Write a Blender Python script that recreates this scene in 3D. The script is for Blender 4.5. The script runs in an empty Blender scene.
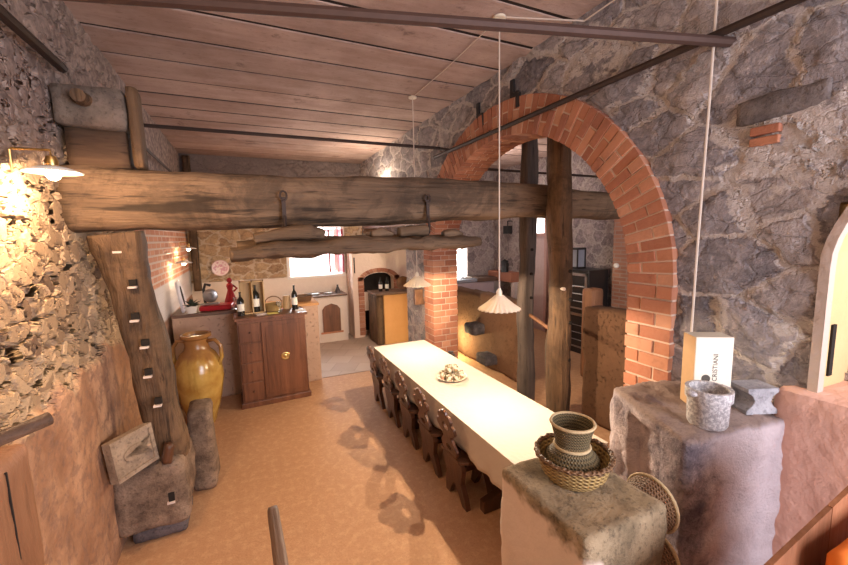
import bpy, bmesh, math, random
from mathutils import Vector, Matrix, noise, Euler
PI = math.pi
S = bpy.context.scene
COL = S.collection

# ------------------------------------------------------------------ camera, world, light
cd = bpy.data.cameras.new('camera'); cam = bpy.data.objects.new('camera', cd); COL.objects.link(cam)
cd.sensor_width = 36; cd.lens = 383 / 848 * 36; cd.clip_start = .02
rt = Vector((0.90662704, -0.42127998, -0.02346478)); up = Vector((0.07216195, 0.10002458, 0.99236472)); bk = Vector((-0.41571634, -0.90139795, 0.12108537))
m = Matrix((rt, up, bk)).transposed().to_4x4(); m.translation = (0, 0, 2.3)
cam.matrix_world = m
S.camera = cam
w = bpy.data.worlds.new('world'); S.world = w; w.use_nodes = True
wn = w.node_tree; bg = wn.nodes['Background']; _tc = wn.nodes.new('ShaderNodeTexCoord'); _sx = wn.nodes.new('ShaderNodeSeparateXYZ'); _mr = wn.nodes.new('ShaderNodeMapRange')
wn.links.new(_tc.outputs['Generated'], _sx.inputs[0]); wn.links.new(_sx.outputs[1], _mr.inputs[0]); _mr.inputs[1].default_value = .1; _mr.inputs[2].default_value = .6; _mr.inputs[3].default_value = .40; _mr.inputs[4].default_value = 3.2
wn.links.new(_mr.outputs[0], bg.inputs[1]); bg.inputs[0].default_value = (1.0, .91, .88, 1)      # open sky beyond the windows, dimmer hall behind the camera
S.view_settings.view_transform = 'Standard'; S.view_settings.look = 'None'
S.view_settings.gamma = 1; S.view_settings.exposure = 0.46; S.view_settings.use_curve_mapping = False
WARM = (1, .78, .54); WARM2 = (1, .76, .48)
def lamp(name, kind, loc, energy, color, size=.05, rot=None, size_y=None, spread=None):
    d = bpy.data.lights.new(name, kind); d.energy = energy; d.color = color
    if kind == 'AREA':
        d.size = size
        if size_y: d.shape = 'RECTANGLE'; d.size_y = size_y
        if spread: d.spread = spread
    elif kind == 'POINT' or kind == 'SPOT': d.shadow_soft_size = size
    o = bpy.data.objects.new(name, d); COL.objects.link(o); o.location = loc
    if rot: o.rotation_euler = rot
    return o
# daylight: kitchen window, tall window of the second room, added area light behind the camera
lamp('daylight_kitchen', 'AREA', (1.45, 9.62, 2.0), 90, (.95, .97, 1), 1.15, (-PI/2, 0, 0), 1.05)
lamp('daylight_far_room', 'AREA', (5.26, 9.42, 1.62), 30, (.95, .97, 1), .5, (-PI/2, 0, 0), 1.1)
lamp('rear_daylight_fill', 'AREA', (2.2, -2.3, 2.2), 190, (.88, .88, 1), 2.0, (PI/2, 0, 0), 2.2)  # added area light standing for daylight from behind

# ------------------------------------------------------------------ helpers
def tag(o, label=None, cat=None, group=None, kind=None):
    if label: o['label'] = label
    if cat: o['category'] = cat
    if group: o['group'] = group
    if kind: o['kind'] = kind
    return o
def thing(name, label, cat, loc=(0, 0, 0), rz=0, group=None, rot=None):
    o = bpy.data.objects.new(name, None); COL.objects.link(o); o.empty_display_size = .1
    o.location = loc; o.rotation_euler = rot if rot else (0, 0, rz)
    return tag(o, label, cat, group)
class MB:
    def __init__(s): s.v = []; s.f = []; s.M = Matrix.Identity(4)
    def at(s, loc=(0, 0, 0), rot=(0, 0, 0)):
        s.M = Matrix.Translation(loc) @ Euler(rot).to_matrix().to_4x4(); return s
    def add(s, vs, fs):
        n = len(s.v); s.v += [tuple(s.M @ Vector(p)) for p in vs]; s.f += [tuple(i + n for i in f) for f in fs]; return s
    def box(s, x0, x1, y0, y1, z0, z1):
        vs = [(x, y, z) for z in (z0, z1) for y in (y0, y1) for x in (x0, x1)]
        return s.add(vs, [(0, 2, 3, 1), (4, 5, 7, 6), (0, 1, 5, 4), (2, 6, 7, 3), (0, 4, 6, 2), (1, 3, 7, 5)])
    def prism(s, pts, d, axis='y', o=0):
        """outline pts (a,b) extruded from o to o+d along axis; x: (y,z)  y: (x,z)  z: (x,y)"""
        def P(a, b, c): return {'x': (c, a, b), 'y': (a, c, b), 'z': (a, b, c)}[axis]
        n = len(pts); vs = [P(a, b, o) for a, b in pts] + [P(a, b, o + d) for a, b in pts]
        fs = [(i, (i + 1) % n, n + (i + 1) % n, n + i) for i in range(n)] + [tuple(range(n - 1, -1, -1)), tuple(range(n, 2 * n))]
        return s.add(vs, fs)
    def lathe(s, prof, n=24, flute=0, nf=0, close=True):
        vs = []; fs = []
        for r, z in prof:
            for k in range(n):
                a = 2 * PI * k / n; q = r * (1 + (flute * math.cos(nf * a) * (r / max(p[0] for p in prof)) if flute else 0))
                vs.append((q * math.cos(a), q * math.sin(a), z))
        for j in range(len(prof) - 1):
            for k in range(n):
                k2 = (k + 1) % n; fs.append((j * n + k, j * n + k2, (j + 1) * n + k2, (j + 1) * n + k))
        if close:
            if prof[0][0] > 1e-4: fs.append(tuple(range(n - 1, -1, -1)))
            if prof[-1][0] > 1e-4: fs.append(tuple((len(prof) - 1) * n + k for k in range(n)))
        return s.add(vs, fs)
    def tube(s, pts, r, n=8, ends=True, closed=False):
        pts = [Vector(p) for p in pts]; N = len(pts); rr = r if isinstance(r, (list, tuple)) else [r] * N
        vs = []; fs = []; u = None
        for i, p in enumerate(pts):
            if closed: t = pts[(i + 1) % N] - pts[i - 1]
            else: t = pts[min(i + 1, N - 1)] - pts[max(i - 1, 0)]
            t.normalize()
            if u is None: u = t.orthogonal().normalized()
            else:
                u = u - t * u.dot(t); u = u.normalized() if u.length > 1e-6 else t.orthogonal().normalized()
            b = t.cross(u)
            for k in range(n):
                a = 2 * PI * k / n; vs.append(tuple(p + (u * math.cos(a) + b * math.sin(a)) * rr[i]))
        for j in range(N if closed else N - 1):
            j2 = (j + 1) % N
            for k in range(n):
                k2 = (k + 1) % n; fs.append((j * n + k, j * n + k2, j2 * n + k2, j2 * n + k))
        if ends and not closed: fs += [tuple(range(n - 1, -1, -1)), tuple((N - 1) * n + k for k in range(n))]
        return s.add(vs, fs)
    def ball(s, c, r, sx=1, sy=1, sz=1, n=12, h=8):
        c = Vector(c); vs = [(c.x, c.y, c.z - r * sz)]; fs = []
        for j in range(1, h):
            t = PI * j / h
            for k in range(n):
                a = 2 * PI * k / n; vs.append((c.x + r * sx * math.sin(t) * math.cos(a), c.y + r * sy * math.sin(t) * math.sin(a), c.z - r * sz * math.cos(t)))
        vs.append((c.x, c.y, c.z + r * sz)); L = len(vs) - 1
        for k in range(n):
            k2 = (k + 1) % n; fs.append((0, 1 + k2, 1 + k)); fs.append((L, 1 + (h - 2) * n + k, 1 + (h - 2) * n + k2))
            for j in range(h - 2): fs.append((1 + j * n + k, 1 + j * n + k2, 1 + (j + 1) * n + k2, 1 + (j + 1) * n + k))
        return s.add(vs, fs)
    def build(s, name, mat, parent=None, smooth=False, bevel=0, loc=None):
        me = bpy.data.meshes.new(name); me.from_pydata(s.v, [], s.f)
        bm = bmesh.new(); bm.from_mesh(me); bmesh.ops.recalc_face_normals(bm, faces=bm.faces); bm.to_mesh(me); bm.free()
        if smooth:
            for p in me.polygons: p.use_smooth = True
            if smooth != 'all': me.set_sharp_from_angle(angle=math.radians(42))
        me.materials.append(mat); o = bpy.data.objects.new(name, me); COL.objects.link(o)
        if parent: o.parent = parent
        if loc: o.location = loc
        if bevel:
            b = o.modifiers.new('bevel', 'BEVEL'); b.width = bevel; b.segments = 2; b.limit_method = 'ANGLE'
        return o
def copy_tree(o, parent=None):
    c = o.copy(); COL.objects.link(c)
    if parent: c.parent = parent
    for ch in list(o.children): copy_tree(ch, c)
    return c
def fbm(p, sc, seed=0): return noise.noise(Vector((p[0] * sc + seed * 7.3, p[1] * sc + seed * 3.1, p[2] * sc - seed * 5.7)))
def rough_box(mb, x0, x1, y0, y1, z0, z1, seg=.06, rnd=.05, amp=.02, seed=0, freq=3.):
    """a box of worn stone or timber: rounded edges and lumpy faces"""
    c = Vector(((x0 + x1) / 2, (y0 + y1) / 2, (z0 + z1) / 2)); h = Vector(((x1 - x0) / 2, (y1 - y0) / 2, (z1 - z0) / 2))
    nn = [max(2, int(round(2 * h[i] / seg))) for i in range(3)]
    idx = {}; vs = []; fs = []
    def V(i, j, k):
        key = (i, j, k)
        if key not in idx:
            p = Vector((-h.x + 2 * h.x * i / nn[0], -h.y + 2 * h.y * j / nn[1], -h.z + 2 * h.z * k / nn[2]))
            q = Vector([max(-h[a] + rnd, min(h[a] - rnd, p[a])) for a in range(3)])
            d = p - q
            if d.length > 1e-6: d.normalize()
            else: d = Vector((0, 0, 1))
            p = q + d * rnd
            ww = p + c
            p = p + d * amp * (fbm(ww, freq, seed) + .5 * fbm(ww, freq * 2.6, seed + 1) + .3 * fbm(ww, freq * 6, seed + 2))
            idx[key] = len(vs); vs.append(tuple(p + c))
        return idx[key]
    a, b, g = nn
    for i in range(a):
        for j in range(b):
            fs.append((V(i, j, 0), V(i, j + 1, 0), V(i + 1, j + 1, 0), V(i + 1, j, 0))); fs.append((V(i, j, g), V(i + 1, j, g), V(i + 1, j + 1, g), V(i, j + 1, g)))
    for i in range(a):
        for k in range(g):
            fs.append((V(i, 0, k), V(i + 1, 0, k), V(i + 1, 0, k + 1), V(i, 0, k + 1))); fs.append((V(i, b, k), V(i, b, k + 1), V(i + 1, b, k + 1), V(i + 1, b, k)))
    for j in range(b):
        for k in range(g):
            fs.append((V(0, j, k), V(0, j, k + 1), V(0, j + 1, k + 1), V(0, j + 1, k))); fs.append((V(a, j, k), V(a, j + 1, k), V(a, j + 1, k + 1), V(a, j, k + 1)))
    return mb.add(vs, fs)
def log(mb, pts, ry, rz, sq=.5, seg=24, amp=.03, seed=0, freq=2., up=(0, 0, 1), sub=14):
    """a hewn trunk along pts, cross-section between round (sq 0) and square (sq 1)"""
    pts = [Vector(p) for p in pts]; L = len(pts) - 1; N = L * sub
    up = Vector(up); vs = []; fs = []
    ryy = ry if isinstance(ry, (list, tuple)) else [ry] * (L + 1); rzz = rz if isinstance(rz, (list, tuple)) else [rz] * (L + 1)
    for i in range(N + 1):
        t = i / sub; a = min(int(t), L - 1); f = t - a; fsm = f
        p = pts[a].lerp(pts[a + 1], f); d = (pts[min(a + 1, L)] - pts[a]).normalized()
        sd = d.cross(up).normalized(); u2 = sd.cross(d)
        r1 = ryy[a] * (1 - f) + ryy[a + 1] * f; r2 = rzz[a] * (1 - f) + rzz[a + 1] * f
        for k in range(seg):
            g = 2 * PI * k / seg; c, s_ = math.cos(g), math.sin(g)
            e = 1 / max(abs(c), abs(s_)); e = 1 + (e - 1) * sq
            q = p + sd * (c * e * r1) + u2 * (s_ * e * r2)
            nz = amp * (fbm(q, freq, seed) + .5 * fbm(q, freq * 2.7, seed + 3)) + amp * .5 * noise.noise(Vector((g * 2.2 + seed, seed * 2., t * .7)))
            q = q + (sd * c + u2 * s_) * nz
            vs.append(tuple(q))
    for i in range(N):
        for k in range(seg):
            k2 = (k + 1) % seg; fs.append((i * seg + k, i * seg + k2, (i + 1) * seg + k2, (i + 1) * seg + k))
    fs += [tuple(range(seg - 1, -1, -1)), tuple(N * seg + k for k in range(seg))]
    return mb.add(vs, fs)

# ------------------------------------------------------------------ materials
class NT:
    def __init__(s, name, rough=.8, spec=.3, metallic=0):
        s.m = bpy.data.materials.new(name); s.m.use_nodes = True; s.t = s.m.node_tree; s.n = s.t.nodes
        s.b = s.n['Principled BSDF']; s.b.inputs['Roughness'].default_value = rough; s.b.inputs['Specular IOR Level'].default_value = spec; s.b.inputs['Metallic'].default_value = metallic
        s.out = s.n['Material Output']; s.tc = s.n.new('ShaderNodeTexCoord')
    def L(s, a, b): s.t.links.new(a, b); return s
    def node(s, ty, ins=None, **kw):
        n = s.n.new('ShaderNode' + ty)
        for k, v in kw.items(): setattr(n, k, v)
        for k, v in (ins or {}).items(): s.put(n.inputs[k], v)
        return n
    def put(s, sock, v):
        if isinstance(v, bpy.types.NodeSocket): s.t.links.new(v, sock)
        elif isinstance(v, (tuple, list)) and sock.type == 'RGBA': sock.default_value = tuple(v) + ((1,) if len(v) == 3 else ())
        else: sock.default_value = v
    def obj(s): return s.tc.outputs['Object']
    def map(s, scale=(1, 1, 1), vec=None, rot=(0, 0, 0)): return s.node('Mapping', {'Vector': vec or s.obj(), 'Scale': scale, 'Rotation': rot}).outputs[0]
    def noise(s, scale=5, detail=4, vec=None, rough=.55, dist=0, col=False):
        n = s.node('TexNoise', {'Vector': vec or s.obj(), 'Scale': scale, 'Detail': detail, 'Roughness': rough, 'Distortion': dist}); return n.outputs[1 if col else 0]
    def ramp(s, fac, stops, interp='LINEAR'):
        n = s.node('ValToRGB', {'Fac': fac}); e = n.color_ramp; e.interpolation = interp
        while len(e.elements) < len(stops): e.elements.new(.5)
        for el, (p, c) in zip(e.elements, stops): el.position = p; el.color = tuple(c) + ((1,) if len(c) == 3 else ())
        return n.outputs[0]
    def math(s, op, a, b=0, c=None, clamp=False):
        n = s.node('Math', {0: a, 1: b}, operation=op, use_clamp=clamp)
        if c is not None: s.put(n.inputs[2], c)
        return n.outputs[0]
    def mix(s, fac, a, b, mode='MIX'):
        n = s.node('Mix', data_type='RGBA', blend_type=mode); s.put(n.inputs[0], fac); s.put(n.inputs[6], a); s.put(n.inputs[7], b); return n.outputs[2]
    def mixf(s, fac, a, b):
        n = s.node('Mix', data_type='FLOAT'); s.put(n.inputs[0], fac); s.put(n.inputs[2], a); s.put(n.inputs[3], b); return n.outputs[0]
    def step(s, v, lo, hi): return s.node('MapRange', {'Value': v, 1: lo, 2: hi}, interpolation_type='SMOOTHSTEP').outputs[0]
    def xyz(s, vec=None): return s.node('SeparateXYZ', {0: vec or s.obj()}).outputs
    def island(s): return s.node('NewGeometry').outputs['Random Per Island']
    def base(s, c): s.put(s.b.inputs['Base Color'], c); return s
    def bump(s, h, dist=.01, strength=1):
        s.put(s.b.inputs['Normal'], s.node('Bump', {'Height': h, 'Distance': dist, 'Strength': strength}).outputs[0]); return s
    def disp(s, h, scale):
        d = s.node('Displacement', {'Height': h, 'Scale': scale, 'Midlevel': 0}); s.t.links.new(d.outputs[0], s.out.inputs['Displacement']); s.m.displacement_method = 'BOTH'; return s
def plain(name, c, rough=.6, spec=.3, metallic=0, vary=.12, nscale=14, bump=.0):
    a = NT(name, rough, spec, metallic)
    f = a.noise(nscale, 4); a.base(a.mix(f, tuple(x * (1 - vary) for x in c), tuple(min(1, x * (1 + vary)) for x in c)))
    if bump: a.bump(a.noise(nscale * 3, 5), bump)
    return a.m
def glow(name, c, e):
    a = NT(name); a.put(a.b.inputs['Emission Color'], c); a.b.inputs['Emission Strength'].default_value = e; a.base(c); return a.m
def stone_nodes(a, scale, jit, colors, mortar, mw, stretch=(1, 1, 1), depth=.35, craggy=1.0, blend=.45, pits=0.0, rough=None):
    rough = craggy if rough is None else rough
    """random rubble: returns colour and height"""
    v = a.map(stretch); d = a.noise(scale * .9, 3, v, col=True); d2 = a.noise(scale * 5, 4, v, .7, col=True)
    vm = lambda x, y, op: a.node('VectorMath', {0: x, 1: y}, operation=op).outputs[0]
    vv = vm(v, vm(d, (jit, jit, jit), 'MULTIPLY'), 'ADD'); vv = vm(vv, vm(d2, (jit * .42,) * 3, 'MULTIPLY'), 'ADD')
    e = a.node('TexVoronoi', {'Vector': vv, 'Scale': scale}, feature='DISTANCE_TO_EDGE').outputs['Distance']
    c = a.node('TexVoronoi', {'Vector': vv, 'Scale': scale}).outputs['Color']
    e2 = a.node('TexVoronoi', {'Vector': vv, 'Scale': scale * 2.3}, feature='DISTANCE_TO_EDGE').outputs['Distance']
    r = a.node('SeparateColor', {0: c}).outputs
    fine = a.noise(scale * 7, 8, None, .74, .4); mid = a.noise(scale * 2.6, 6, None, .65, .5); big = a.noise(scale * .8, 5)
    lo = tuple(x * .50 for x in colors[0][1]); hi = tuple(min(1, x * 1.3) for x in colors[-1][1])
    col = a.ramp(r[0], colors)
    col = a.mix(blend, col, a.ramp(mid, [(.30, lo), (.5, colors[1][1]), (.70, hi)]))
    col = a.mix(a.math('MULTIPLY', a.step(fine, .52, .68), .55 * craggy), col, lo); col = a.mix(a.math('MULTIPLY', a.step(fine, .46, .34), .5), col, hi)
    k = a.math('ADD', e, a.math('MULTIPLY', a.math('SUBTRACT', mid, .5), mw * 2.0)); k = a.math('ADD', k, a.math('MULTIPLY', a.math('SUBTRACT', fine, .5), mw * 1.6))
    mk = a.step(k, mw * .6, mw * 1.5)
    split = a.step(a.math('ADD', e2, a.math('MULTIPLY', a.math('SUBTRACT', mid, .5), .1)), .0, .07)
    col = a.mix(a.math('MULTIPLY', a.math('SUBTRACT', 1.0, split), .35), col, lo)
    col = a.mix(mk, a.mix(fine, tuple(x * .62 for x in mortar), mortar), col)
    bulge = a.math('MULTIPLY', a.math('SUBTRACT', r[1], .35), .5)
    h = a.math('MULTIPLY', mk, a.math('ADD', a.math('ADD', a.math('MINIMUM', e, depth), .15), bulge))
    h = a.math('ADD', h, a.math('MULTIPLY', a.math('SUBTRACT', fine, .5), -.75 * rough))
    if pits: h = a.math('SUBTRACT', h, a.math('MULTIPLY', a.math('MULTIPLY', mk, a.step(r[2], .80, .82)), pits))
    h = a.math('ADD', h, a.math('MULTIPLY', a.math('SUBTRACT', mid, .5), .9 * rough)); h = a.math('ADD', h, a.math('MULTIPLY', split, .15))
    return col, h, fine, mid
def mat_wall_right():
    a = NT('basalt_rubble', .9, .2)
    c, h, f, b = stone_nodes(a, 3.1, .17, [(0, (.17, .152, .162)), (.35, (.27, .237, .242)), (.65, (.345, .30, .297)), (1, (.44, .365, .33))], (.66, .575, .53), .042, (1, .72, 1.15), .35, .8, .34)
    a.base(c); a.disp(h, .05); return a.m
def mat_wall_left():
    a = NT('rubble_and_plaster', .9, .2); x = a.xyz()
    v = a.map((1, 1, 1.25)); d = a.noise(9, 3, v, col=True); vm = lambda p, q, op: a.node('VectorMath', {0: p, 1: q}, operation=op).outputs[0]
    vv = vm(v, vm(d, (.075, .075, .075), 'MULTIPLY'), 'ADD')
    e = a.node('TexVoronoi', {'Vector': vv, 'Scale': 7.5}, feature='DISTANCE_TO_EDGE').outputs['Distance']
    r = a.node('SeparateColor', {0: a.node('TexVoronoi', {'Vector': vv, 'Scale': 7.5}).outputs['Color']}).outputs
    e2 = a.node('TexVoronoi', {'Vector': vv, 'Scale': 17.0}, feature='DISTANCE_TO_EDGE').outputs['Distance']
    f = a.noise(48, 5, None, .7); b = a.noise(14, 5, None, .62); big = a.noise(2.6, 4)
    mk = a.step(a.math('ADD', e, a.math('MULTIPLY', a.math('SUBTRACT', b, .5), .10)), .03, .10)
    c = a.ramp(r[0], [(0, (.17, .11, .075)), (.3, (.33, .225, .14)), (.65, (.45, .315, .20)), (1, (.55, .40, .265))])
    c = a.mix(a.math('MULTIPLY', a.step(f, .52, .68), .35), c, (.20, .145, .11)); c = a.mix(mk, a.mix(b, (.42, .285, .175), (.60, .435, .28)), c)
    gap = a.math('MULTIPLY', a.math('SUBTRACT', 1.0, mk), a.step(a.noise(7, 4), .42, .55))           # mortar gone in places
    chip = a.math('MULTIPLY', a.step(a.math('SUBTRACT', .10, e2), .0, .10), a.step(a.noise(11, 3), .50, .60))
    h = a.math('ADD', a.math('MULTIPLY', mk, a.math('ADD', a.math('MULTIPLY', a.math('MINIMUM', e, .10), 1.3), a.math('MULTIPLY', a.math('SUBTRACT', r[1], .5), .30))), a.math('MULTIPLY', gap, -.80))
    h = a.math('SUBTRACT', h, a.math('MULTIPLY', chip, .45)); h = a.math('ADD', h, a.math('MULTIPLY', a.math('SUBTRACT', f, .5), .10)); h = a.math('ADD', h, a.math('MULTIPLY', big, .35))
    # above the lamp greyer stone
    up_ = a.step(a.math('ADD', x[2], a.math('MULTIPLY', b, .5)), 2.75, 3.3)
    c = a.mix(a.math('MULTIPLY', up_, .85), c, a.mix(a.step(b, .3, .7), (.15, .115, .11), (.40, .31, .275)))
    pl = a.step(a.math('ADD', x[2], a.math('MULTIPLY', a.math('SUBTRACT', a.noise(3, 5), .5), .5)), 1.50, 1.42)     # plaster foot
    pc = a.mix(a.step(a.noise(2.2, 6), .35, .65), (.30, .155, .09), (.50, .29, .175)); pc = a.mix(a.math('MULTIPLY', a.step(a.noise(11, 7, None, .75), .47, .60), .6), pc, (.21, .125, .095))
    c = a.mix(pl, c, pc)
    ph = a.math('ADD', a.math('MULTIPLY', a.noise(1.8, 4), 1.6), a.math('MULTIPLY', a.noise(13, 5), .25))
    h = a.mixf(pl, h, ph)
    # far part: brick above, plaster below
    far = a.step(x[1], 4.9, 5.0)
    cb = a.node('CombineXYZ', {0: x[1], 1: x[2], 2: 0.0}).outputs[0]
    br = a.node('TexBrick', {'Vector': cb, 'Color1': (.52, .22, .13), 'Color2': (.66, .33, .20), 'Mortar': (.66, .52, .42), 'Scale': 1.0, 'Mortar Size': .014, 'Brick Width': .28, 'Row Height': .085, 'Bias': 0.0})
    lo = a.step(x[2], 1.74, 1.70)
    fc = a.mix(lo, br.outputs[0], a.mix(f, (.62, .56, .54), (.74, .68, .66)))
    fc = a.mix(a.step(x[2], 1.26, 1.22), fc, (.40, .24, .17)); fc = a.mix(a.step(a.math('ADD', x[2], a.math('MULTIPLY', b, .3)), 2.75, 2.85), fc, a.mix(a.step(b, .3, .7), (.15, .115, .11), (.40, .31, .275)))
    c = a.mix(far, c, fc); h = a.mixf(far, h, a.math('MULTIPLY', br.outputs[1], -.12))
    a.base(c); h = a.math('MULTIPLY', h, a.mixf(up_, 1.0, .6)); a.disp(h, .052); return a.m
def mat_wall_back():
    a = NT('ochre_rubble_and_lime_plaster', .9, .2); x = a.xyz()
    c, h, f, b = stone_nodes(a, 4.2, .2, [(0, (.34, .20, .12)), (.5, (.52, .34, .20)), (1, (.62, .44, .27))], (.80, .62, .45), .06, (.75, 1, 1.15), .35, .4, .3)
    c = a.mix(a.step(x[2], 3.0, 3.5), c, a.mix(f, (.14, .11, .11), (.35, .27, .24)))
    pl = a.step(x[2], 1.47, 1.44); c = a.mix(pl, c, a.mix(b, (.74, .60, .51), (.84, .72, .62)))
    h = a.mixf(pl, h, a.math('MULTIPLY', b, .1)); a.base(c); a.bump(h, .05); return a.m
def mat_far_stone():
    a = NT('mauve_far_rubble', .9, .2)
    c, h, f, b = stone_nodes(a, 4.5, .25, [(0, (.24, .19, .19)), (.5, (.42, .33, .32)), (1, (.56, .45, .41))], (.66, .55, .50), .06, (1, 1, 1), .35, .6, .35)
    a.base(c); a.bump(h, .05); return a.m
def mat_basalt(name='worn_basalt', lo=(.10, .085, .085), hi=(.40, .32, .29), stain=None):
    a = NT(name, .92, .2); n = a.noise(4, 8, None, .66); f = a.noise(42, 5, None, .7)
    c = a.mix(a.step(n, .32, .66), lo, hi); c = a.mix(a.math('MULTIPLY', a.step(f, .5, .7), .55), c, tuple(x * .35 for x in lo))
    if stain: c = a.mix(a.step(a.noise(2.3, 5), .5, .62), c, stain)
    a.base(c); a.bump(a.math('ADD', a.math('MULTIPLY', n, .8), a.math('MULTIPLY', f, .6)), .02); return a.m
def mat_pillar():
    a = NT('plastered_basalt', .92, .2); x = a.xyz(); n = a.noise(4, 8, None, .66); f = a.noise(48, 5, None, .72)
    c = a.mix(a.step(n, .3, .66), (.12, .085, .05), (.42, .31, .19)); c = a.mix(a.math('MULTIPLY', a.step(f, .5, .68), .6), c, (.05, .038, .03))
    # lime wash survives low on the faces
    k = a.math('ADD', x[2], a.math('MULTIPLY', a.math('SUBTRACT', a.noise(5, 4), .5), .35)); k = a.math('ADD', k, a.math('MULTIPLY', x[0], 1.1))
    w_ = a.step(k, 1.08, 1.03); c = a.mix(w_, c, a.mix(n, (.60, .46, .36), (.74, .60, .50)))
    a.base(c); a.bump(a.math('ADD', a.math('MULTIPLY', n, .8), a.math('MULTIPLY', a.math('MULTIPLY', f, .7), a.math('SUBTRACT', 1.0, w_))), .02); return a.m
def mat_ledge():
    a = NT('violet_basalt_with_lit_lime', .92, .2); x = a.xyz(); n = a.noise(4.5, 8, None, .68); f = a.noise(40, 6, None, .74); g = a.noise(9, 6, None, .7)
    c = a.mix(a.step(n, .32, .66), (.12, .10, .13), (.40, .335, .35)); c = a.mix(a.math('MULTIPLY', a.step(f, .5, .66), .6), c, (.05, .045, .06))
    t = a.step(a.math('ADD', x[2], a.math('MULTIPLY', g, .05)), 1.30, 1.335); c = a.mix(a.math('MULTIPLY', t, .75), c, a.mix(f, (.46, .33, .26), (.20, .14, .12)))
    k = a.math('ADD', x[0], a.math('MULTIPLY', a.math('SUBTRACT', n, .5), .7)); c = a.mix(a.math('MULTIPLY', a.math('SUBTRACT', 1.0, t), a.math('MULTIPLY', a.step(k, 1.86, 2.10), .9)), c, a.mix(g, (.50, .42, .44), (.70, .60, .61)))  # pale right part of the front: daylight put into the lime colour
    a.base(c); a.bump(a.math('ADD', a.math('MULTIPLY', n, .9), a.math('MULTIPLY', f, .8)), .022); return a.m
def mat_plaster(name, lo, hi, pits=0):
    a = NT(name, .9, .2); n = a.noise(3, 7, None, .6); c = a.mix(n, lo, hi)
    h = a.noise(14, 5)
    if pits:
        p = a.step(a.noise(26, 3), .60, .66); c = a.mix(a.math('MULTIPLY', p, pits), c, tuple(x * .5 for x in lo)); h = a.math('SUBTRACT', h, p)
    a.base(c); a.bump(h, .012); return a.m
def mat_wood(name, lo, hi, ax=0, grain=9, rough=.65, crack=.5, spec=.3, island=False, bump=.012):
    a = NT(name, rough, spec); sc = [grain, grain, grain]; sc[ax] = grain * .09; v = a.map(tuple(sc))
    n = a.noise(1.2, 7, v, .62, .6); n2 = a.noise(5, 4, v, .6); big = a.noise(1.4, 3)
    t = a.math('ADD', a.math('MULTIPLY', n, .7), a.math('MULTIPLY', big, .3))
    c = a.mix(a.step(t, .28, .70), lo, hi)
    if crack: c = a.mix(a.math('MULTIPLY', a.step(n2, .56, .70), crack), c, tuple(x * .3 for x in lo))
    if crack > .65: c = a.mix(a.math('MULTIPLY', a.step(a.noise(2.1, 6, None, .7, .6), .46, .62), .62), c, tuple(x * .6 for x in lo)); c = a.mix(a.math('MULTIPLY', a.step(a.noise(1.0, 5, a.map(tuple(x * .5 for x in sc)), .7), .56, .62), .8), c, tuple(x * .25 for x in lo))
    if island: c = a.mix(1.0, c, a.ramp(a.island(), [(0, (.74, .72, .72)), (1, (1, 1, 1))]), 'MULTIPLY')
    a.base(c); a.bump(a.math('SUBTRACT', n, a.math('MULTIPLY', n2, .6)), bump); return a.m
def mat_planks():
    a = NT('ceiling_boards', .85, .2); v = a.map((.7, 5, 5)); n = a.noise(1.6, 6, v, .6, .4); b = a.noise(1.3, 5, None, .6); f = a.noise(26, 5, a.map((.5, 1, 1)), .7)
    c = a.mix(a.step(a.math('ADD', a.math('MULTIPLY', n, .35), a.math('MULTIPLY', b, .65)), .34, .64), (.36, .24, .195), (.54, .395, .335))
    c = a.mix(a.math('MULTIPLY', a.step(f, .54, .72), .45), c, (.20, .12, .095)); c = a.mix(a.math('MULTIPLY', a.step(a.noise(3.1, 6, None, .7), .60, .70), .6), c, (.16, .10, .085))
    c = a.mix(1.0, c, a.ramp(a.island(), [(0, (.80, .78, .78)), (1, (1, 1, 1))]), 'MULTIPLY')
    a.base(c); a.bump(a.math('ADD', n, f), .012); return a.m
def mat_brick():
    a = NT('fired_brick', .85, .25); f = a.noise(30, 6, None, .7); n = a.noise(7, 4)
    c = a.ramp(a.island(), [(0, (.27, .085, .05)), (.4, (.38, .135, .075)), (.75, (.47, .19, .105)), (1, (.54, .27, .17))])
    c = a.mix(a.math('MULTIPLY', f, .45), c, (.55, .30, .20)); c = a.mix(a.math('MULTIPLY', a.step(n, .56, .7), .35), c, (.20, .09, .06))
    a.base(c); a.bump(f, .008); return a.m
def mat_floor():
    a = NT('terracotta_floor', .62, .35); x = a.xyz()
    n = a.noise(1.1, 5); f = a.noise(55, 4, None, .75); g = a.noise(16, 5, None, .7)
    c = a.mix(n, (.43, .225, .115), (.53, .30, .165)); c = a.mix(a.math('MULTIPLY', a.step(g, .45, .65), .40), c, (.66, .42, .24)); c = a.mix(a.math('MULTIPLY', a.step(f, .5, .66), .45), c, (.36, .18, .09))
    a.base(c); a.bump(a.math('ADD', f, g), .004); return a.m
def mat_tiles():
    a = NT('grey_stone_tiles', .6, .3); n = a.noise(3, 6)
    br = a.node('TexBrick', {'Vector': a.map((1, 1, 1), None, (0, 0, .5)), 'Color1': (.36, .26, .21), 'Color2': (.44, .33, .27), 'Mortar': (.30, .22, .18), 'Scale': 1.0, 'Mortar Size': .008, 'Brick Width': .42, 'Row Height': .42}, offset=.5)
    a.base(a.mix(a.math('MULTIPLY', n, .4), br.outputs[0], (.52, .42, .36))); a.bump(n, .004); return a.m
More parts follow.
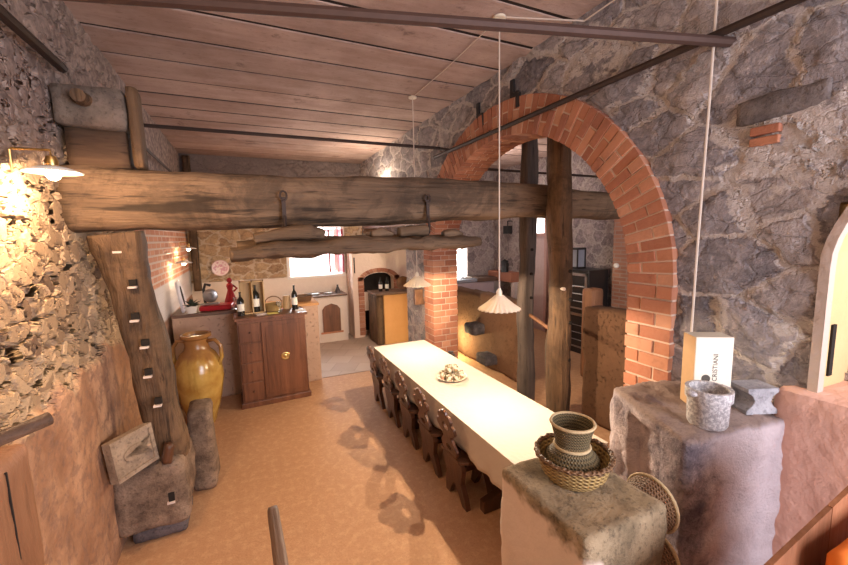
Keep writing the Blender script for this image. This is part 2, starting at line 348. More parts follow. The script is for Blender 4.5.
def mat_wicker(name, lo, hi, rings=70, ribs=26):
    a = NT(name, .6, .35); x = a.xyz(); ang = a.math('ARCTAN2', x[1], x[0]); z = a.math('MULTIPLY', x[2], rings * 6.28)
    s1 = a.math('SINE', z); s2 = a.math('SINE', a.math('MULTIPLY', ang, ribs * 1.0)); p = a.math('MULTIPLY', s1, s2)
    h = a.math('ADD', a.math('MULTIPLY', p, .5), a.math('MULTIPLY', s1, .4)); n = a.noise(20, 4)
    c = a.mix(a.step(h, -.5, .5), lo, hi); c = a.mix(a.math('MULTIPLY', n, .5), c, tuple(x_ * .6 for x_ in hi)); a.base(c); a.bump(h, .006); return a.m
def mat_cloth():
    a = NT('ivory_tablecloth', .85, .2); f = a.noise(5, 5); g = a.node('TexVoronoi', {'Vector': a.obj(), 'Scale': 26.0}).outputs['Distance']
    a.base(a.mix(f, (.54, .475, .405), (.60, .535, .465))); a.bump(a.math('ADD', g, a.math('MULTIPLY', a.noise(160, 2), .4)), .003, .6)
    return a.m
def pane_glass(name):
    a = NT(name); tr = a.node('BsdfTransparent', {'Color': (.97, .98, .98)}); gl = a.node('BsdfGlossy', {'Roughness': .02}); mx = a.node('MixShader', {0: .08}); a.L(tr.outputs[0], mx.inputs[1]); a.L(gl.outputs[0], mx.inputs[2]); a.L(mx.outputs[0], a.out.inputs[0]); return a.m
def glassy(name, c, rough=.08, trans=.9):
    a = NT(name, rough, .5); a.b.inputs['Transmission Weight'].default_value = trans; a.base(c); return a.m
M = dict(
    rubble=mat_wall_right(), left=mat_wall_left(), back=mat_wall_back(), far=mat_far_stone(), brick=mat_brick(), floor=mat_floor(), tiles=mat_tiles(),
    mortar=mat_plaster('brick_mortar', (.52, .38, .30), (.68, .53, .43)), basalt=mat_basalt(), pillar=mat_pillar(),
    ledge=mat_ledge(), press_stone=mat_basalt('press_stone', (.12, .078, .055), (.34, .235, .165)), dark_timber=mat_wood('dark_timber', (.04, .022, .014), (.13, .075, .045), 0, 8, .8, .5),
    corbel=mat_basalt('grey_corbel_stone', (.13, .10, .08), (.28, .215, .17)), lava_grey=mat_basalt('grey_lava_lintel', (.11, .095, .095), (.26, .225, .22)), lava=mat_basalt('dark_lava_stone', (.05, .045, .05), (.17, .14, .14)),
    pale_plaster=mat_plaster('pale_plaster', (.62, .50, .44), (.76, .64, .57)), grey_plaster=mat_plaster('pitted_grey_plaster', (.46, .39, .41), (.60, .52, .52), .8),
    pink=mat_plaster('salmon_plaster', (.70, .40, .31), (.82, .53, .43)), oven_plaster=mat_plaster('cream_plaster', (.76, .58, .47), (.84, .68, .57)),
    ochre=mat_plaster('ochre_plaster', (.56, .28, .11), (.68, .38, .17)), relief=mat_basalt('tan_relief_stone', (.24, .17, .12), (.44, .33, .24)), tan_plaster=mat_plaster('tan_plaster', (.46, .29, .20), (.58, .40, .29), .3),
    brown_wall=mat_plaster('brown_render', (.10, .05, .028), (.20, .105, .058), .2), yellow_wall=mat_plaster('straw_yellow_stone', (.50, .33, .16), (.66, .47, .25)), white=mat_plaster('white_wash', (.78, .72, .68), (.86, .80, .76)),
    beam=mat_wood('weathered_chestnut_beam', (.075, .046, .028), (.25, .155, .092), 0, 7, .7, .75, bump=.03), post=mat_wood('weathered_chestnut_post', (.065, .036, .02), (.20, .115, .06), 2, 7, .7, .75, bump=.03),
    grey_post=mat_wood('grey_weathered_post', (.05, .037, .033), (.15, .112, .095), 2, 8, .75, .6, bump=.02), drift=mat_wood('dry_driftwood', (.05, .03, .018), (.21, .13, .075), 0, 8, .75, .6, bump=.02),
    plank=mat_planks(), gap_shade=plain('painted_gap_shade', (.03, .02, .017), .9),
    chair=mat_wood('dark_walnut', (.042, .016, .008), (.125, .05, .024), 2, 10, .28, .3, .6, bump=.003), cabinet=mat_wood('mahogany', (.085, .03, .014), (.22, .085, .04), 2, 9, .38, .3, .5, bump=.003),
    redpost=mat_wood('reddish_board', (.19, .08, .04), (.34, .165, .085), 2, 6, .6, .3), rail=mat_wood('dark_handrail', (.075, .04, .025), (.20, .115, .075), 1, 8, .5, .4), panel=mat_wood('brown_board', (.14, .05, .02), (.30, .12, .055), 2, 4, .6, .2),
    redpanel=mat_wood('russet_board', (.22, .075, .03), (.40, .17, .08), 2, 4, .6, .2), bench=mat_wood('bench_wood', (.10, .045, .02), (.26, .125, .06), 1, 8, .5, .4), counter_top=mat_wood('dark_counter_board', (.09, .05, .035), (.22, .13, .09), 0, 6, .5, .3), pine=mat_wood('pine_crate', (.46, .29, .13), (.66, .46, .25), 2, 8, .6, .2),
    iron=plain('wrought_iron', (.055, .036, .03), .6, .4, .5, .3), rust=plain('rusty_brown_iron', (.075, .042, .033), .65, .35, .3, .3), steel=plain('brushed_steel', (.42, .41, .40), .35, .5, 1), black=plain('black_enamel', (.018, .016, .016), .35, .5), brass=plain('brass', (.62, .42, .16), .35, .5, 1),
    cloth=mat_cloth(), cream=plain('cream_ceramic', (.80, .72, .58), .3, .5), enamel=plain('white_enamel', (.85, .80, .72), .25, .5), cord=plain('pale_cord', (.60, .50, .42), .8), urn=None, stoneware=None,
    wicker=mat_wicker('green_brown_wicker', (.055, .042, .022), (.25, .18, .085), 80, 44), wicker_lt=mat_wicker('straw_wicker', (.20, .115, .04), (.58, .38, .14), 60, 36), wicker_dk=mat_wicker('dark_wicker', (.09, .045, .022), (.30, .16, .075), 80, 44), straw=plain('straw_binding', (.52, .38, .21), .7, .3, 0, .3, 40, .004),
    bottle=plain('dark_bottle_glass', (.012, .012, .01), .1, .6), labelp=plain('paper_label', (.80, .76, .68), .7), red=plain('red_enamel', (.42, .012, .02), .3, .5), redcloth=plain('dark_red', (.35, .02, .03), .7), leaf=plain('dark_leaf', (.06, .07, .045), .6, .3, 0, .4), shutter=plain('crimson_shutter_paint', (.40, .055, .075), .5), sky=None,
    box=plain('cream_card_box', (.70, .64, .53), .6), boxside=plain('kraft_side', (.52, .32, .16), .7), ink=plain('grey_brown_ink', (.07, .06, .05), .7), marble=plain('pale_marble', (.66, .62, .64), .35, .5, 0, .08), tufa=mat_basalt('grey_tufa', (.24, .23, .25), (.46, .45, .48)), orange=plain('orange_fabric', (.80, .20, .03), .8),
    pinkplate=None, pane=pane_glass('window_glass'), rim=mat_plaster('rim_plaster', (.42, .33, .28), (.54, .44, .38)), glass=glassy('clear_glass', (.95, .97, .97)), soot_shade=plain('soot_and_hole_shade', (.02, .015, .012), .9), bulb=glow('lamp_bulb', (1, .80, .55), 14), frost=None, reddoor=plain('faded_brick_door', (.50, .30, .26), .6), coldgrey=plain('cool_grey_paint', (.30, .31, .36), .6), mauve=mat_plaster('mauve_render', (.40, .31, .33), (.52, .42, .43)))  # oven soot; the same black paints the shade inside holes and slots
def _urn():
    a = NT('honey_glaze', .2, .6); n = a.noise(5, 5); x = a.xyz(); d = a.noise(3, 5, a.map((3, 3, .5)))
    c = a.mix(a.step(n, .3, .7), (.40, .21, .045), (.58, .38, .10)); c = a.mix(a.step(a.math('ADD', x[2], a.math('MULTIPLY', d, .35)), .98, 1.12), c, (.30, .14, .045)); c = a.mix(a.math('MULTIPLY', a.step(d, .55, .7), .4), c, (.20, .09, .02)); a.base(c); a.bump(n, .01); return a.m
M['urn'] = _urn()
def _stw():
    a = NT('speckled_grey_lava_pot', .9, .2); v = a.noise(60, 4, None, .8); n = a.noise(6, 4)
    a.base(a.mix(a.step(v, .42, .62), (.34, .32, .33), (.66, .63, .63))); a.bump(v, .006); return a.m
M['stoneware'] = _stw()
def _plate():
    a = NT('pink_painted_plate', .3, .5); x = a.xyz(); r = a.math('SQRT', a.math('ADD', a.math('POWER', x[0], 2), a.math('POWER', x[1], 2))); n = a.noise(22, 4)
    c = a.mix(a.step(n, .45, .58), (.80, .66, .63), (.62, .30, .36)); c = a.mix(a.step(r, .125, .14), c, (.80, .62, .60)); c = a.mix(a.step(r, .15, .16), c, (.60, .36, .38)); a.base(c); return a.m
M['pinkplate'] = _plate()
def _frost():
    a = NT('fluted_milk_glass', .35, .4); a.base((.72, .64, .54)); a.b.inputs['Transmission Weight'].default_value = .0; a.b.inputs['Subsurface Weight'].default_value = 0
    tr = a.node('BsdfTranslucent', {'Color': (.95, .84, .68)}); mx = a.node('MixShader', {0: .10}); a.L(a.b.outputs[0], mx.inputs[1]); a.L(tr.outputs[0], mx.inputs[2]); a.L(mx.outputs[0], a.out.inputs[0]); return a.m
M['frost'] = _frost()

# ------------------------------------------------------------------ the setting
XL, XW, TH, ZC, YB = -1.01, 2.55, .36, 4.0, 9.0
ACY, SPR, AIN, BIN, AOUT, BOUT = 3.51, 1.93, 1.61, 1.38, 1.94, 1.73      # brick arch: centre, springing, half-axes
def struct(o): o['kind'] = 'structure'; return o
struct(MB().box(-1.3, 8.2, -2.4, 9.3, -.12, 0).build('floor', M['floor']))
struct(MB().prism([(-1.0, 6.35), (2.5, 6.2), (3.6, 6.9), (3.6, 8.98), (-1.0, 8.98)], .006, 'z', .001).build('floor', M['tiles']))
b = MB(); random.seed(4)
for i in range(-5, 19):
    y0 = i * .5; dz = random.uniform(-.006, .006)
    b.box(-1.35, 8.2, y0 + .022, y0 + .478, ZC + dz, ZC + .09 + dz)
c_ = b.build('ceiling', M['plank'], bevel=.006); struct(c_)
g_ = MB().box(-1.35, 8.2, -2.5, 9.4, ZC + .008, ZC + .06).build('gap_shade_sheet', M['gap_shade'], c_)  # near-black sheet painting the shade between the planks
def grid(us, vs, fn, keep=None):
    mb = MB(); idx = {}; V = []; F = []
    for i in range(len(us) - 1):
        for j in range(len(vs) - 1):
            if keep and not keep((us[i] + us[i + 1]) / 2, (vs[j] + vs[j + 1]) / 2): continue
            q = []
            for a_, b_ in ((i, j), (i + 1, j), (i + 1, j + 1), (i, j + 1)):
                if (a_, b_) not in idx: idx[(a_, b_)] = len(V); V.append(fn(us[a_], vs[b_]))
                q.append(idx[(a_, b_)])
            F.append(q)
    mb.v = V; mb.f = F; return mb
def lin(a, b, st): n = max(1, int(round((b - a) / st))); return [a + (b - a) * i / n for i in range(n + 1)]
def face(mb, name, mat, nrm):
    me = bpy.data.meshes.new(name); me.from_pydata(mb.v, [], mb.f); 
    if me.polygons[0].normal.dot(Vector(nrm)) < 0: me.flip_normals()
    for p in me.polygons: p.use_smooth = True
    me.materials.append(mat); o = bpy.data.objects.new(name, me); COL.objects.link(o); return o
o = face(grid(lin(-1.6, 1.6, .05) + lin(1.6, 3.9, .0125)[1:] + lin(3.9, 9, .045)[1:], lin(0, 1.2, .035) + lin(1.2, 3.0, .0125)[1:] + lin(3.0, 4.02, .03)[1:], lambda y, z: (XL - .04, y, z)), 'wall_left', M['left'], (1, 0, 0)); struct(o)
bk_ = MB().box(XL - .4, XL - .12, -1.6, 9.3, 0, 4.05).build('wall_core', M['grey_plaster'], o)
def in_arch(y, z, e=0):
    A, B = (AIN + AOUT) / 2 + e, (BIN + BOUT) / 2 + e
    if z < SPR: return abs(y - ACY) < A
    return ((y - ACY) / A) ** 2 + ((z - SPR) / B) ** 2 < 1
def keep_r(y, z):
    if in_arch(y, z): return False
    if 6.27 < y < 8.9 and z < 2.55 - .0 * y: return False              # opening to the bar
    if y < .87 and z > 1.46 and z < 2.12 + .75 * math.sqrt(max(0, 1 - max(0, (y + .03) / .9) ** 2)) : return False
    return True
ys = lin(-1.6, .84, .08) + [.87] + lin(.9, 4.2, .022)[0:] + lin(4.2, 9, .035)[1:]; zs = lin(0, 1.4, .05) + [1.46] + lin(1.49, 4.02, .023)
o = face(grid(ys, zs, lambda y, z: (XW + .03, y, z), keep_r), 'wall_right', M['rubble'], (-1, 0, 0)); struct(o)
o2 = face(grid(lin(-1.6, 9, .1), lin(0, 4.02, .1), lambda y, z: (XW + TH, y, z), lambda y, z: keep_r(y, z)), 'wall_right_reverse', M['far'], (1, 0, 0)); o2.parent = o
rb = MB()                                                       # reveals of the bar opening
rb.box(XW + .02, XW + TH, 6.22, 6.30, 0, 2.6); rb.box(XW + .02, XW + TH, 6.22, 9, 2.5, 2.6); rb.build('opening_reveal', M['mauve'], o)
rough_box(MB(), XW - .008, XW + .1, .90, 1.30, 2.865, 3.0, .03, .02, .012, 95, 5).build('lintel_stone', M['lava_grey'], o, 'all')
MB().box(XW - .006, XW + .1, 1.09, 1.22, 2.795, 2.84).box(XW - .006, XW + .1, 1.09, 1.22, 2.74, 2.782).build('brick_infill', M['brick'], o, False, .006)
# second arch at the right edge: pale rim, straw yellow reveal with a dark slot, salmon parapet under it
rm = MB(); path = [(.885 - .0 * k, 1.40 + .1 * k) for k in range(8)] + [(.882, 2.17), (.868, 2.24), (.845, 2.31), (.81, 2.39), (.765, 2.47), (.71, 2.55), (.64, 2.63), (.56, 2.70)]
for (ya, za), (yb, zb) in zip(path, path[1:]): 
    rm.prism([(ya - .04, za), (yb - .04, zb), (yb - .0, zb), (ya - .0, za)], .06, 'x', XW - .005)
rm.build('arch_rim', M['rim'], o)
rv = MB()
for (ya, za), (yb, zb) in zip(path, path[1:]): rv.prism([(ya - .02, za), (yb - .02, zb), (yb + .05, zb), (ya + .05, za)], .34, 'x', XW + .05)
rv.build('arch_reveal', M['yellow_wall'], o)
MB().box(XW + .13, XW + .17, .855, .87, 1.53, 1.80).build('slot', M['soot_shade'], o)
rough_box(MB(), XW - .07, XW + .42, -1.5, 1.0, 0, 1.47, .06, .05, .012, 3).build('parapet', M['pink'], o, smooth=True)
# back wall with the kitchen window hole
WX0, WX1, WZ0, WZ1 = .86, 2.05, 1.45, 2.55
def keep_b(x, z): return not (WX0 < x < WX1 and WZ0 < z < WZ1) and not (5.08 < x < 5.44 and 1.05 < z < 2.15)
o = face(grid(sorted(set(lin(-1.1, 8.2, .12) + [WX0, WX1, 5.08, 5.44])), sorted(set(lin(0, 4.05, .12) + [WZ0, WZ1, 1.05, 2.15])), lambda x, z: (x, YB, z), keep_b), 'wall_back', M['back'], (0, -1, 0)); struct(o)
r_ = MB()
for x0, x1, z0, z1 in ((WX0, WX1, WZ0, WZ1), (5.08, 5.44, 1.05, 2.15)):
    r_.box(x0 - .06, x0, YB - .012, YB + .5, z0, z1).box(x1, x1 + .06, YB - .012, YB + .5, z0, z1).box(x0 - .06, x1 + .06, YB - .012, YB + .5, z1, z1 + .06).box(x0 - .06, x1 + .06, YB - .01, YB + .5, z0 - .05, z0)
r_.build('window_reveal', M['white'], o)
# mauve rubble covers the back wall of the second room
MB().box(2.92, 5.08, YB - .06, YB - .01, 0, 4).box(5.44, 8.0, YB - .06, YB - .01, 0, 4).box(5.08, 5.44, YB - .06, YB - .01, 2.15, 4).box(5.08, 5.44, YB - .06, YB - .01, 0, 1.05).build('rubble_facing', M['far'], o)
XF = 6.3
o = MB().box(XF, XF + .3, -1.6, 9.2, 0, 4.05).build('wall_far', M['far']); struct(o)
wf = struct(MB().box(.95, 1.0, 9.4, 9.44, 1.5, 2.5).box(1.94, 1.99, 9.4, 9.44, 1.5, 2.5).box(1.0, 1.94, 9.4, 9.44, 1.5, 1.55).box(1.0, 1.94, 9.4, 9.44, 2.45, 2.5).box(.86, .95, 9.38, 9.44, 1.45, 2.55).box(1.99, 2.05, 9.38, 9.44, 1.45, 2.55).build('window_1', M['white']))
MB().box(1.0, 1.94, 9.415, 9.42, 1.55, 2.45).build('pane', M['pane'], wf)
sh = MB().box(-.02, .02, 0, .06, 0, 1.0).box(-.02, .02, .42, .48, 0, 1.0).box(-.02, .02, 0, .48, 0, .06).box(-.02, .02, 0, .48, .46, .52).box(-.02, .02, 0, .48, .94, 1.0).build('shutter', M['shutter'], wf); sh.location = (1.74, 8.95, 1.5); sh.rotation_euler = (0, 0, -.1)
MB().box(-.01, .01, .06, .42, .06, .46).box(-.01, .01, .06, .42, .52, .94).build('shutter_panel', plain('pale_pink_pane', (.80, .50, .54), .4), sh)
sh2 = MB().box(2.03, 2.07, 8.92, 9.36, 1.5, 2.5).build('shutter', M['shutter'], wf)
w2 = struct(MB().box(5.09, 5.13, 9.2, 9.24, 1.06, 2.14).box(5.39, 5.43, 9.2, 9.24, 1.06, 2.14).box(5.13, 5.39, 9.2, 9.24, 1.06, 1.1).box(5.13, 5.39, 9.2, 9.24, 2.1, 2.14).build('window_2', M['white']))
MB().box(5.13, 5.39, 9.215, 9.22, 1.1, 2.1).build('pane', M['pane'], w2)
d1 = struct(MB().box(6.2, 6.3, 6.75, 6.83, 0, 2.75).box(6.2, 6.3, 7.4, 7.48, 0, 2.75).box(6.2, 6.3, 6.83, 7.4, 2.22, 2.3).box(6.2, 6.3, 6.83, 7.4, 2.67, 2.75).build('door_1', M['reddoor']))
MB().box(6.24, 6.29, 6.83, 7.4, 0, 2.22).build('door_leaf', plain('dusty_pink_door', (.52, .38, .36), .6), d1)
MB().box(6.26, 6.29, 6.83, 7.4, 2.3, 2.67).build('transom_light', glow('daylit_transom', (1, .98, .95), 3.0), d1)

# ------------------------------------------------------------------ the brick arch
arch = thing('brick_arch', 'tall red brick arch through the grey stone wall, above the long table', 'arch', (XW, ACY, 0))
X0, X1 = -.035, TH + .02
def ell(A, B, t): return (A * math.cos(t), SPR + B * math.sin(t))
random.seed(11)
bb = MB(); mo = MB()
N = 64; tt = [PI * i / N for i in range(N + 1)]
def quad_prism(mb, p, x0, x1): mb.prism(p, x1 - x0, 'x', x0)
def course(pin0, pin1, pout0, pout1, alt):
    """one course of bricks between the inner and outer edge; p* are (y,z)"""
    def L(a, b, t): return (a[0] + (b[0] - a[0]) * t, a[1] + (b[1] - a[1]) * t)
    g = .07
    cuts = [0, .66, 1] if alt else [0, .33, 1]
    xm = [X0, .17, X1] if alt else [X0, .10, .24, X1]
    for c0, c1 in zip(cuts, cuts[1:]):
        e0 = c0 + (.02 if c0 > 0 else 0); e1 = c1 - (.02 if c1 < 1 else 0)
        for xa, xb in zip(xm, xm[1:]):
            q = [L(L(pin0, pout0, e0), L(pin1, pout1, e0), g), L(L(pin0, pout0, e1), L(pin1, pout1, e1), g), L(L(pin0, pout0, e1), L(pin1, pout1, e1), 1 - g), L(L(pin0, pout0, e0), L(pin1, pout1, e0), 1 - g)]
            j = random.uniform(-.006, .006)
            quad_prism(bb, q, xa + (.006 if xa > X0 else j), xb - (.006 if xb < X1 else j))
for i in range(N):
    course(ell(AIN, BIN, tt[i]), ell(AIN, BIN, tt[i + 1]), ell(AOUT, BOUT, tt[i]), ell(AOUT, BOUT, tt[i + 1]), i % 2)
    quad_prism(mo, [ell(AIN + .008, BIN + .008, tt[i]), ell(AOUT - .004, BOUT - .004, tt[i]), ell(AOUT - .004, BOUT - .004, tt[i + 1]), ell(AIN + .008, BIN + .008, tt[i + 1])], X0 + .009, X1 - .009)
nj = 20
for s in (1, -1):
    for i in range(nj):
        z0, z1 = SPR * i / nj, SPR * (i + 1) / nj
        course((s * AIN, z0), (s * AIN, z1), (s * AOUT, z0), (s * AOUT, z1), i % 2)
    a0, a1 = sorted((s * (AIN + .008), s * (AOUT - .004))); mo.box(X0 + .009, X1 - .009, a0, a1, 0, SPR)
bb.build('bricks', M['brick'], arch, bevel=.004); mo.build('mortar', M['mortar'], arch)

# ------------------------------------------------------------------ press beam, posts, hanging planks
o = log(MB(), [(-1.06, 3.42, 2.60), (-.2, 3.42, 2.595), (.8, 3.42, 2.61), (1.8, 3.42, 2.64), (2.9, 3.42, 2.645), (4.6, 3.42, 2.61)], [.21, .21, .205, .195, .185, .15], [.225, .225, .21, .20, .18, .145], .55, 28, .03, 2, 1.6).build('press_beam', M['beam'], None, 'all')
tag(o, 'massive weathered wine press beam crossing the room above the hanging planks', 'beam')
lp = thing('wooden_post', 'thick leaning timber post with pegged holes against the left stone wall', 'post', (-.74, 3.45, 0))
log(MB(), [(.07, .08, .60), (.04, .03, 1.0), (-.005, 0, 1.6), (-.05, -.02, 2.1), (-.08, -.03, 2.37)], [.12, .125, .135, .14, .15], [.11, .12, .12, .12, .14], .6, 22, .03, 5, 2.6, (0, 1, 0)).build('trunk', M['post'], lp, 'all')
for i, (x, z) in enumerate([(-.06, 2.27), (.0, 2.02), (-.01, 1.78), (.03, 1.58), (.03, 1.36), (.07, 1.13)]):
    MB().box(x - .022, x + .022, -.155, -.12, z - .022, z + .022).build('peg_hole', M['soot_shade'], lp)  # black box for the dark inside the hole
    MB().box(x - .03, x + .02, -.168, -.13, z - .04, z - .026).build('peg', M['pale_plaster'], lp)
fp = thing('wooden_post', 'round brown timber post in front of the press beam inside the arch', 'post', (3.0, 3.07, 0))
log(MB(), [(.03, 0, 0), (0, 0, 1.0), (.02, 0, 1.8), (-.03, 0, 2.7), (-.03, 0, ZC)], .115, .115, .25, 22, .025, 8, 2.2, (0, 1, 0)).build('trunk', M['post'], fp, 'all')
for x, y, z in [(.03, -.115, 1.9), (.05, -.115, 1.6), (.05, -.115, 1.35), (.04, -.115, .95)]: MB().tube([(x, y - .015, z), (x, y + .04, z)], .02).build('peg_hole', M['soot_shade'], fp)
MB().tube([(-.05, -.128, 1.72), (-.05, -.08, 1.72)], .018).build('peg', M['pale_plaster'], fp)
rp = thing('wooden_post', 'squared grey timber post standing behind the press beam inside the arch', 'post', (3.2, 3.82, 0))
log(MB(), [(0, 0, 0), (-.01, 0, 1.0), (-.04, 0, 1.35), (-.0, 0, 2.0), (.02, 0, ZC)], .085, .085, .7, 22, .02, 9, 2.2, (0, 1, 0)).build('trunk', M['grey_post'], rp, 'all')
for z in (2.1, 1.8, 1.5): MB().tube([(-.01, -.105, z), (-.01, -.06, z)], .018).build('peg_hole', M['soot_shade'], rp)
o = MB().tube([(3.18, 3.74, 1.28), (3.05, 3.17, 1.2)], .022).build('connecting_dowel', M['redpost']); tag(o, 'thin wooden dowel joining the two posts in the arch', 'dowel')
o = log(MB(), [(-.10, 3.02, 2.205), (.4, 3.0, 2.225), (.9, 3.02, 2.24), (1.4, 3.02, 2.235), (1.95, 3.05, 2.24)], [.10, .13, .14, .14, .09], [.045, .06, .062, .055, .03], .6, 22, .035, 12, 4).build('hanging_plank', M['drift'], None, 'all'); tag(o, 'front hanging plank of rough weathered wood slung below the press beam', 'plank', None)
o = log(MB(), [(-.06, 3.32, 2.255), (.5, 3.33, 2.275), (1.1, 3.33, 2.29), (1.9, 3.36, 2.26)], [.10, .12, .12, .09], .035, .6, 18, .015, 15, 3).build('hanging_plank', M['drift'], None, 'all'); tag(o, 'rear hanging plank directly behind the front one below the press beam', 'plank')
def billet(pts, r, seed, label, mat):
    o = log(MB(), pts, [x for x in r], [x * .75 for x in r], .4, 16, .02, seed, 4).build('wood_billet', mat, None, 'all'); tag(o, label, 'log')
billet([(.06, 3.06, 2.305), (.3, 3.06, 2.345), (.46, 3.05, 2.35), (.56, 3.05, 2.33)], [.04, .07, .08, .05], 21, 'pale wedge of wood lying on the left half of the hanging planks', M['drift'])
billet([(1.18, 3.05, 2.34), (1.3, 3.05, 2.345), (1.44, 3.05, 2.34)], [.06, .065, .06], 23, 'short blunt log on the right half of the hanging planks', M['drift'])
billet([(1.62, 3.08, 2.31), (1.74, 3.08, 2.315), (1.82, 3.08, 2.30)], [.04, .05, .02], 25, 'small dark wood chunk at the right end of the hanging planks', M['beam'])
billet([(.95, 3.08, 2.325), (1.05, 3.08, 2.335), (1.14, 3.08, 2.32)], [.03, .04, .03], 26, 'dark wood chip left of the short blunt log on the planks', M['beam'])
def hook(x, label):
    t = thing('iron_hook', label, 'hook', (x, 3.19, 2.6), 0, None)
    MB().box(-.014, .014, -.02, -.008, -.16, .02).build('strap', M['iron'], t)
    MB().tube([(0, -.014, -.12), (0, -.04, -.2), (0, -.03, -.27), (0, 0.0, -.29)], .012).build('hook', M['iron'], t)
    MB().tube([(.025 * math.cos(a), -.02, .03 + .035 * math.sin(a)) for a in [k * PI / 6 for k in range(12)]], .008, closed=True).build('ring', M['iron'], t)
hook(.29, 'left iron hook on the beam holding the hanging planks'); hook(1.52, 'right iron hook on the beam holding the hanging planks')
# corbel block with dowel, on a timber bearing over the beam
cb = thing('stone_corbel', 'pale squared stone block with a wooden plug above the beam at left', 'stone block', (-.82, 3.4, 3.0))
rough_box(MB(), -.21, .16, -.2, .24, .05, .30, .05, .03, .012, 7).build('block', M['corbel'], cb, 'all')
MB().tube([(-.03, -.17, .20), (-.05, -.25, .205), (-.04, -.30, .20)], [.045, .045, .038], 12).build('plug', M['post'], cb, True)
o = rough_box(MB(), -1.0, -.67, 3.26, 3.62, 2.80, 3.05, .06, .02, .012, 9).build('bearing_block', M['dark_timber'], None, 'all'); tag(o, 'dark timber block wedged between the press beam and the stone corbel', 'timber block')
o = rough_box(MB(), -.645, -.58, 3.2, 3.4, 2.80, 3.32, .05, .02, .008, 10).build('timber_cheek', M['post'], None, 'all'); tag(o, 'narrow upright timber beside the stone corbel above the beam', 'timber')
# tie rods
def rod(pts, r, label, name='tie_rod', mat='rust', n=8): return tag(MB().tube(pts, r, n).build(name, M[mat], None, True), label, 'tie rod')
rod([(-1.04, 2.32, 3.345), (2.62, 1.345, 3.345)], .028, 'thick iron tie rod nearest the camera, crossing under the ceiling')
rod([(-1.04, 4.95, 3.50), (2.52, 4.85, 3.49), (2.6, 4.6, 3.41)], .02, 'thin iron tie rod crossing the ceiling just above the press beam', mat='iron')
rod([(2.49, 4.95, 3.385), (2.49, .2, 3.385)], .024, 'iron bar running along the right wall over the brick arch', mat='iron')
rod([(-.955, 2.1, 3.37), (-.955, 3.24, 3.39)], .028, 'dark iron bar along the left wall ending at the stone corbel', mat='iron')
rod([(-1.08, 3.68, 3.37), (-.955, 3.72, 3.37), (-.955, 7.8, 3.36), (-1.1, 7.84, 3.36)], .018, 'thin iron bar along the left wall behind the stone corbel', mat='iron')
rod([(2.95, 5.6, 3.4), (6.32, 5.2, 3.3)], .02, 'thin iron tie rod of the room seen through the arch', mat='iron')
def anchor(y, z, label):
    t = MB().box(XW - .035, XW - .01, y, y + .055, z, z + .15).box(XW - .035, XW - .01, y - .07, y + .055, z - .02, z + .02).box(XW - .035, XW - .01, y - .09, y - .035, z - .14, z).build('wall_anchor', M['black'], None, False, .006); tag(t, label, 'wall anchor')
anchor(3.86, 3.64, 'left of two black iron wall anchors above the brick arch'); anchor(3.24, 3.67, 'right of two black iron wall anchors above the brick arch')

# ------------------------------------------------------------------ lamps
def pendant(x, y, label, cable_label):
    t = thing('pendant_lamp', label, 'lamp', (x, y, 1.66))
    MB().tube([(0, 0, .17), (0, 0, ZC - 1.66 - .03)], .006, 6).build('cord', M['cord'], t)
    MB().lathe([(.05, ZC - 1.69), (.05, ZC - 1.675), (.02, ZC - 1.66)], 16).build('ceiling_rose', M['cream'], t, True)
    MB().lathe([(.022, .11), (.026, .15), (.012, .18)], 12).build('socket', M['cream'], t, True)
    MB().lathe([(.035, .125), (.06, .10), (.11, .055), (.165, .012), (.172, 0), (.165, .004), (.11, .045), (.058, .09), (.033, .115)], 96, .075, 24, close=False).build('shade', M['frost'], t, 'all')
    MB().ball((0, 0, .05), .03).build('bulb', M['bulb'], t, 'all')
    l = lamp('pendant_light', 'POINT', (0, 0, -.01), 80, WARM, .014); l.parent = t
pendant(1.93, 2.66, 'fluted glass pendant lamp on a long cord over the middle of the table', '')
pendant(1.98, 4.5, 'fluted glass pendant lamp over the far end of the table near the brick pier', '')
o = MB().tube([(1.93, 2.66, ZC - .02), (1.96, 3.6, ZC - .035), (1.98, 4.5, ZC - .02)], .005, 6).build('ceiling_cable', M['cord'], None, True); tag(o, 'thin pale cable along the ceiling between the two pendant lamps', 'cable')
o = MB().tube([(1.93, 2.66, ZC - .015), (2.5, 2.35, 3.92), (2.5, 1.2, 3.96)], .006, 6).build('wall_cable', M['cord'], None, True); tag(o, 'thin pale cable from the ceiling along the top of right wall', 'cable')
ct = thing('pull_switch', 'small white switch on a long pale cord hanging down the right wall', 'switch', (2.49, 1.425, 1.485))
MB().tube([(0, .0, .02), (0.0, -.005, .7), (.0, -.02, 1.5), (0, -.03, 2.5)], .007, 6).build('cord', M['cord'], ct, True)
MB().lathe([(.0, -.02), (.035, -.02), (.04, 0), (.035, .015), (.01, .02)], 16).build('switch', M['enamel'], ct, True).rotation_euler = (0, -PI / 2, 0)
def wall_lamp(x, y, z, label, energy, reach=.2, color=WARM2):
    t = thing('wall_lamp', label, 'lamp', (x, y, z))
    MB().tube([(0, 0, -.03), (0, 0, .08), (.01, 0, .085), (reach, 0, .085), (reach, 0, .05)], .006, 8).build('bracket', M['brass'], t, True)
    MB().lathe([(.02, .055), (.028, .03), (.022, .0)], 12).build('socket', M['brass'], t, True).location = (reach, 0, 0)
    MB().lathe([(.025, .01), (.06, .002), (.12, -.022), (.118, -.026), (.06, -.006), (.02, .004)], 28, close=False).build('shade', M['enamel'], t, 'all').location = (reach, 0, 0)
    MB().ball((reach, 0, -.03), .032).build('bulb', M['bulb'], t, 'all')
    l = lamp('wall_lamp_light', 'POINT', (reach, 0, -.065), energy, color, .03); l.parent = t
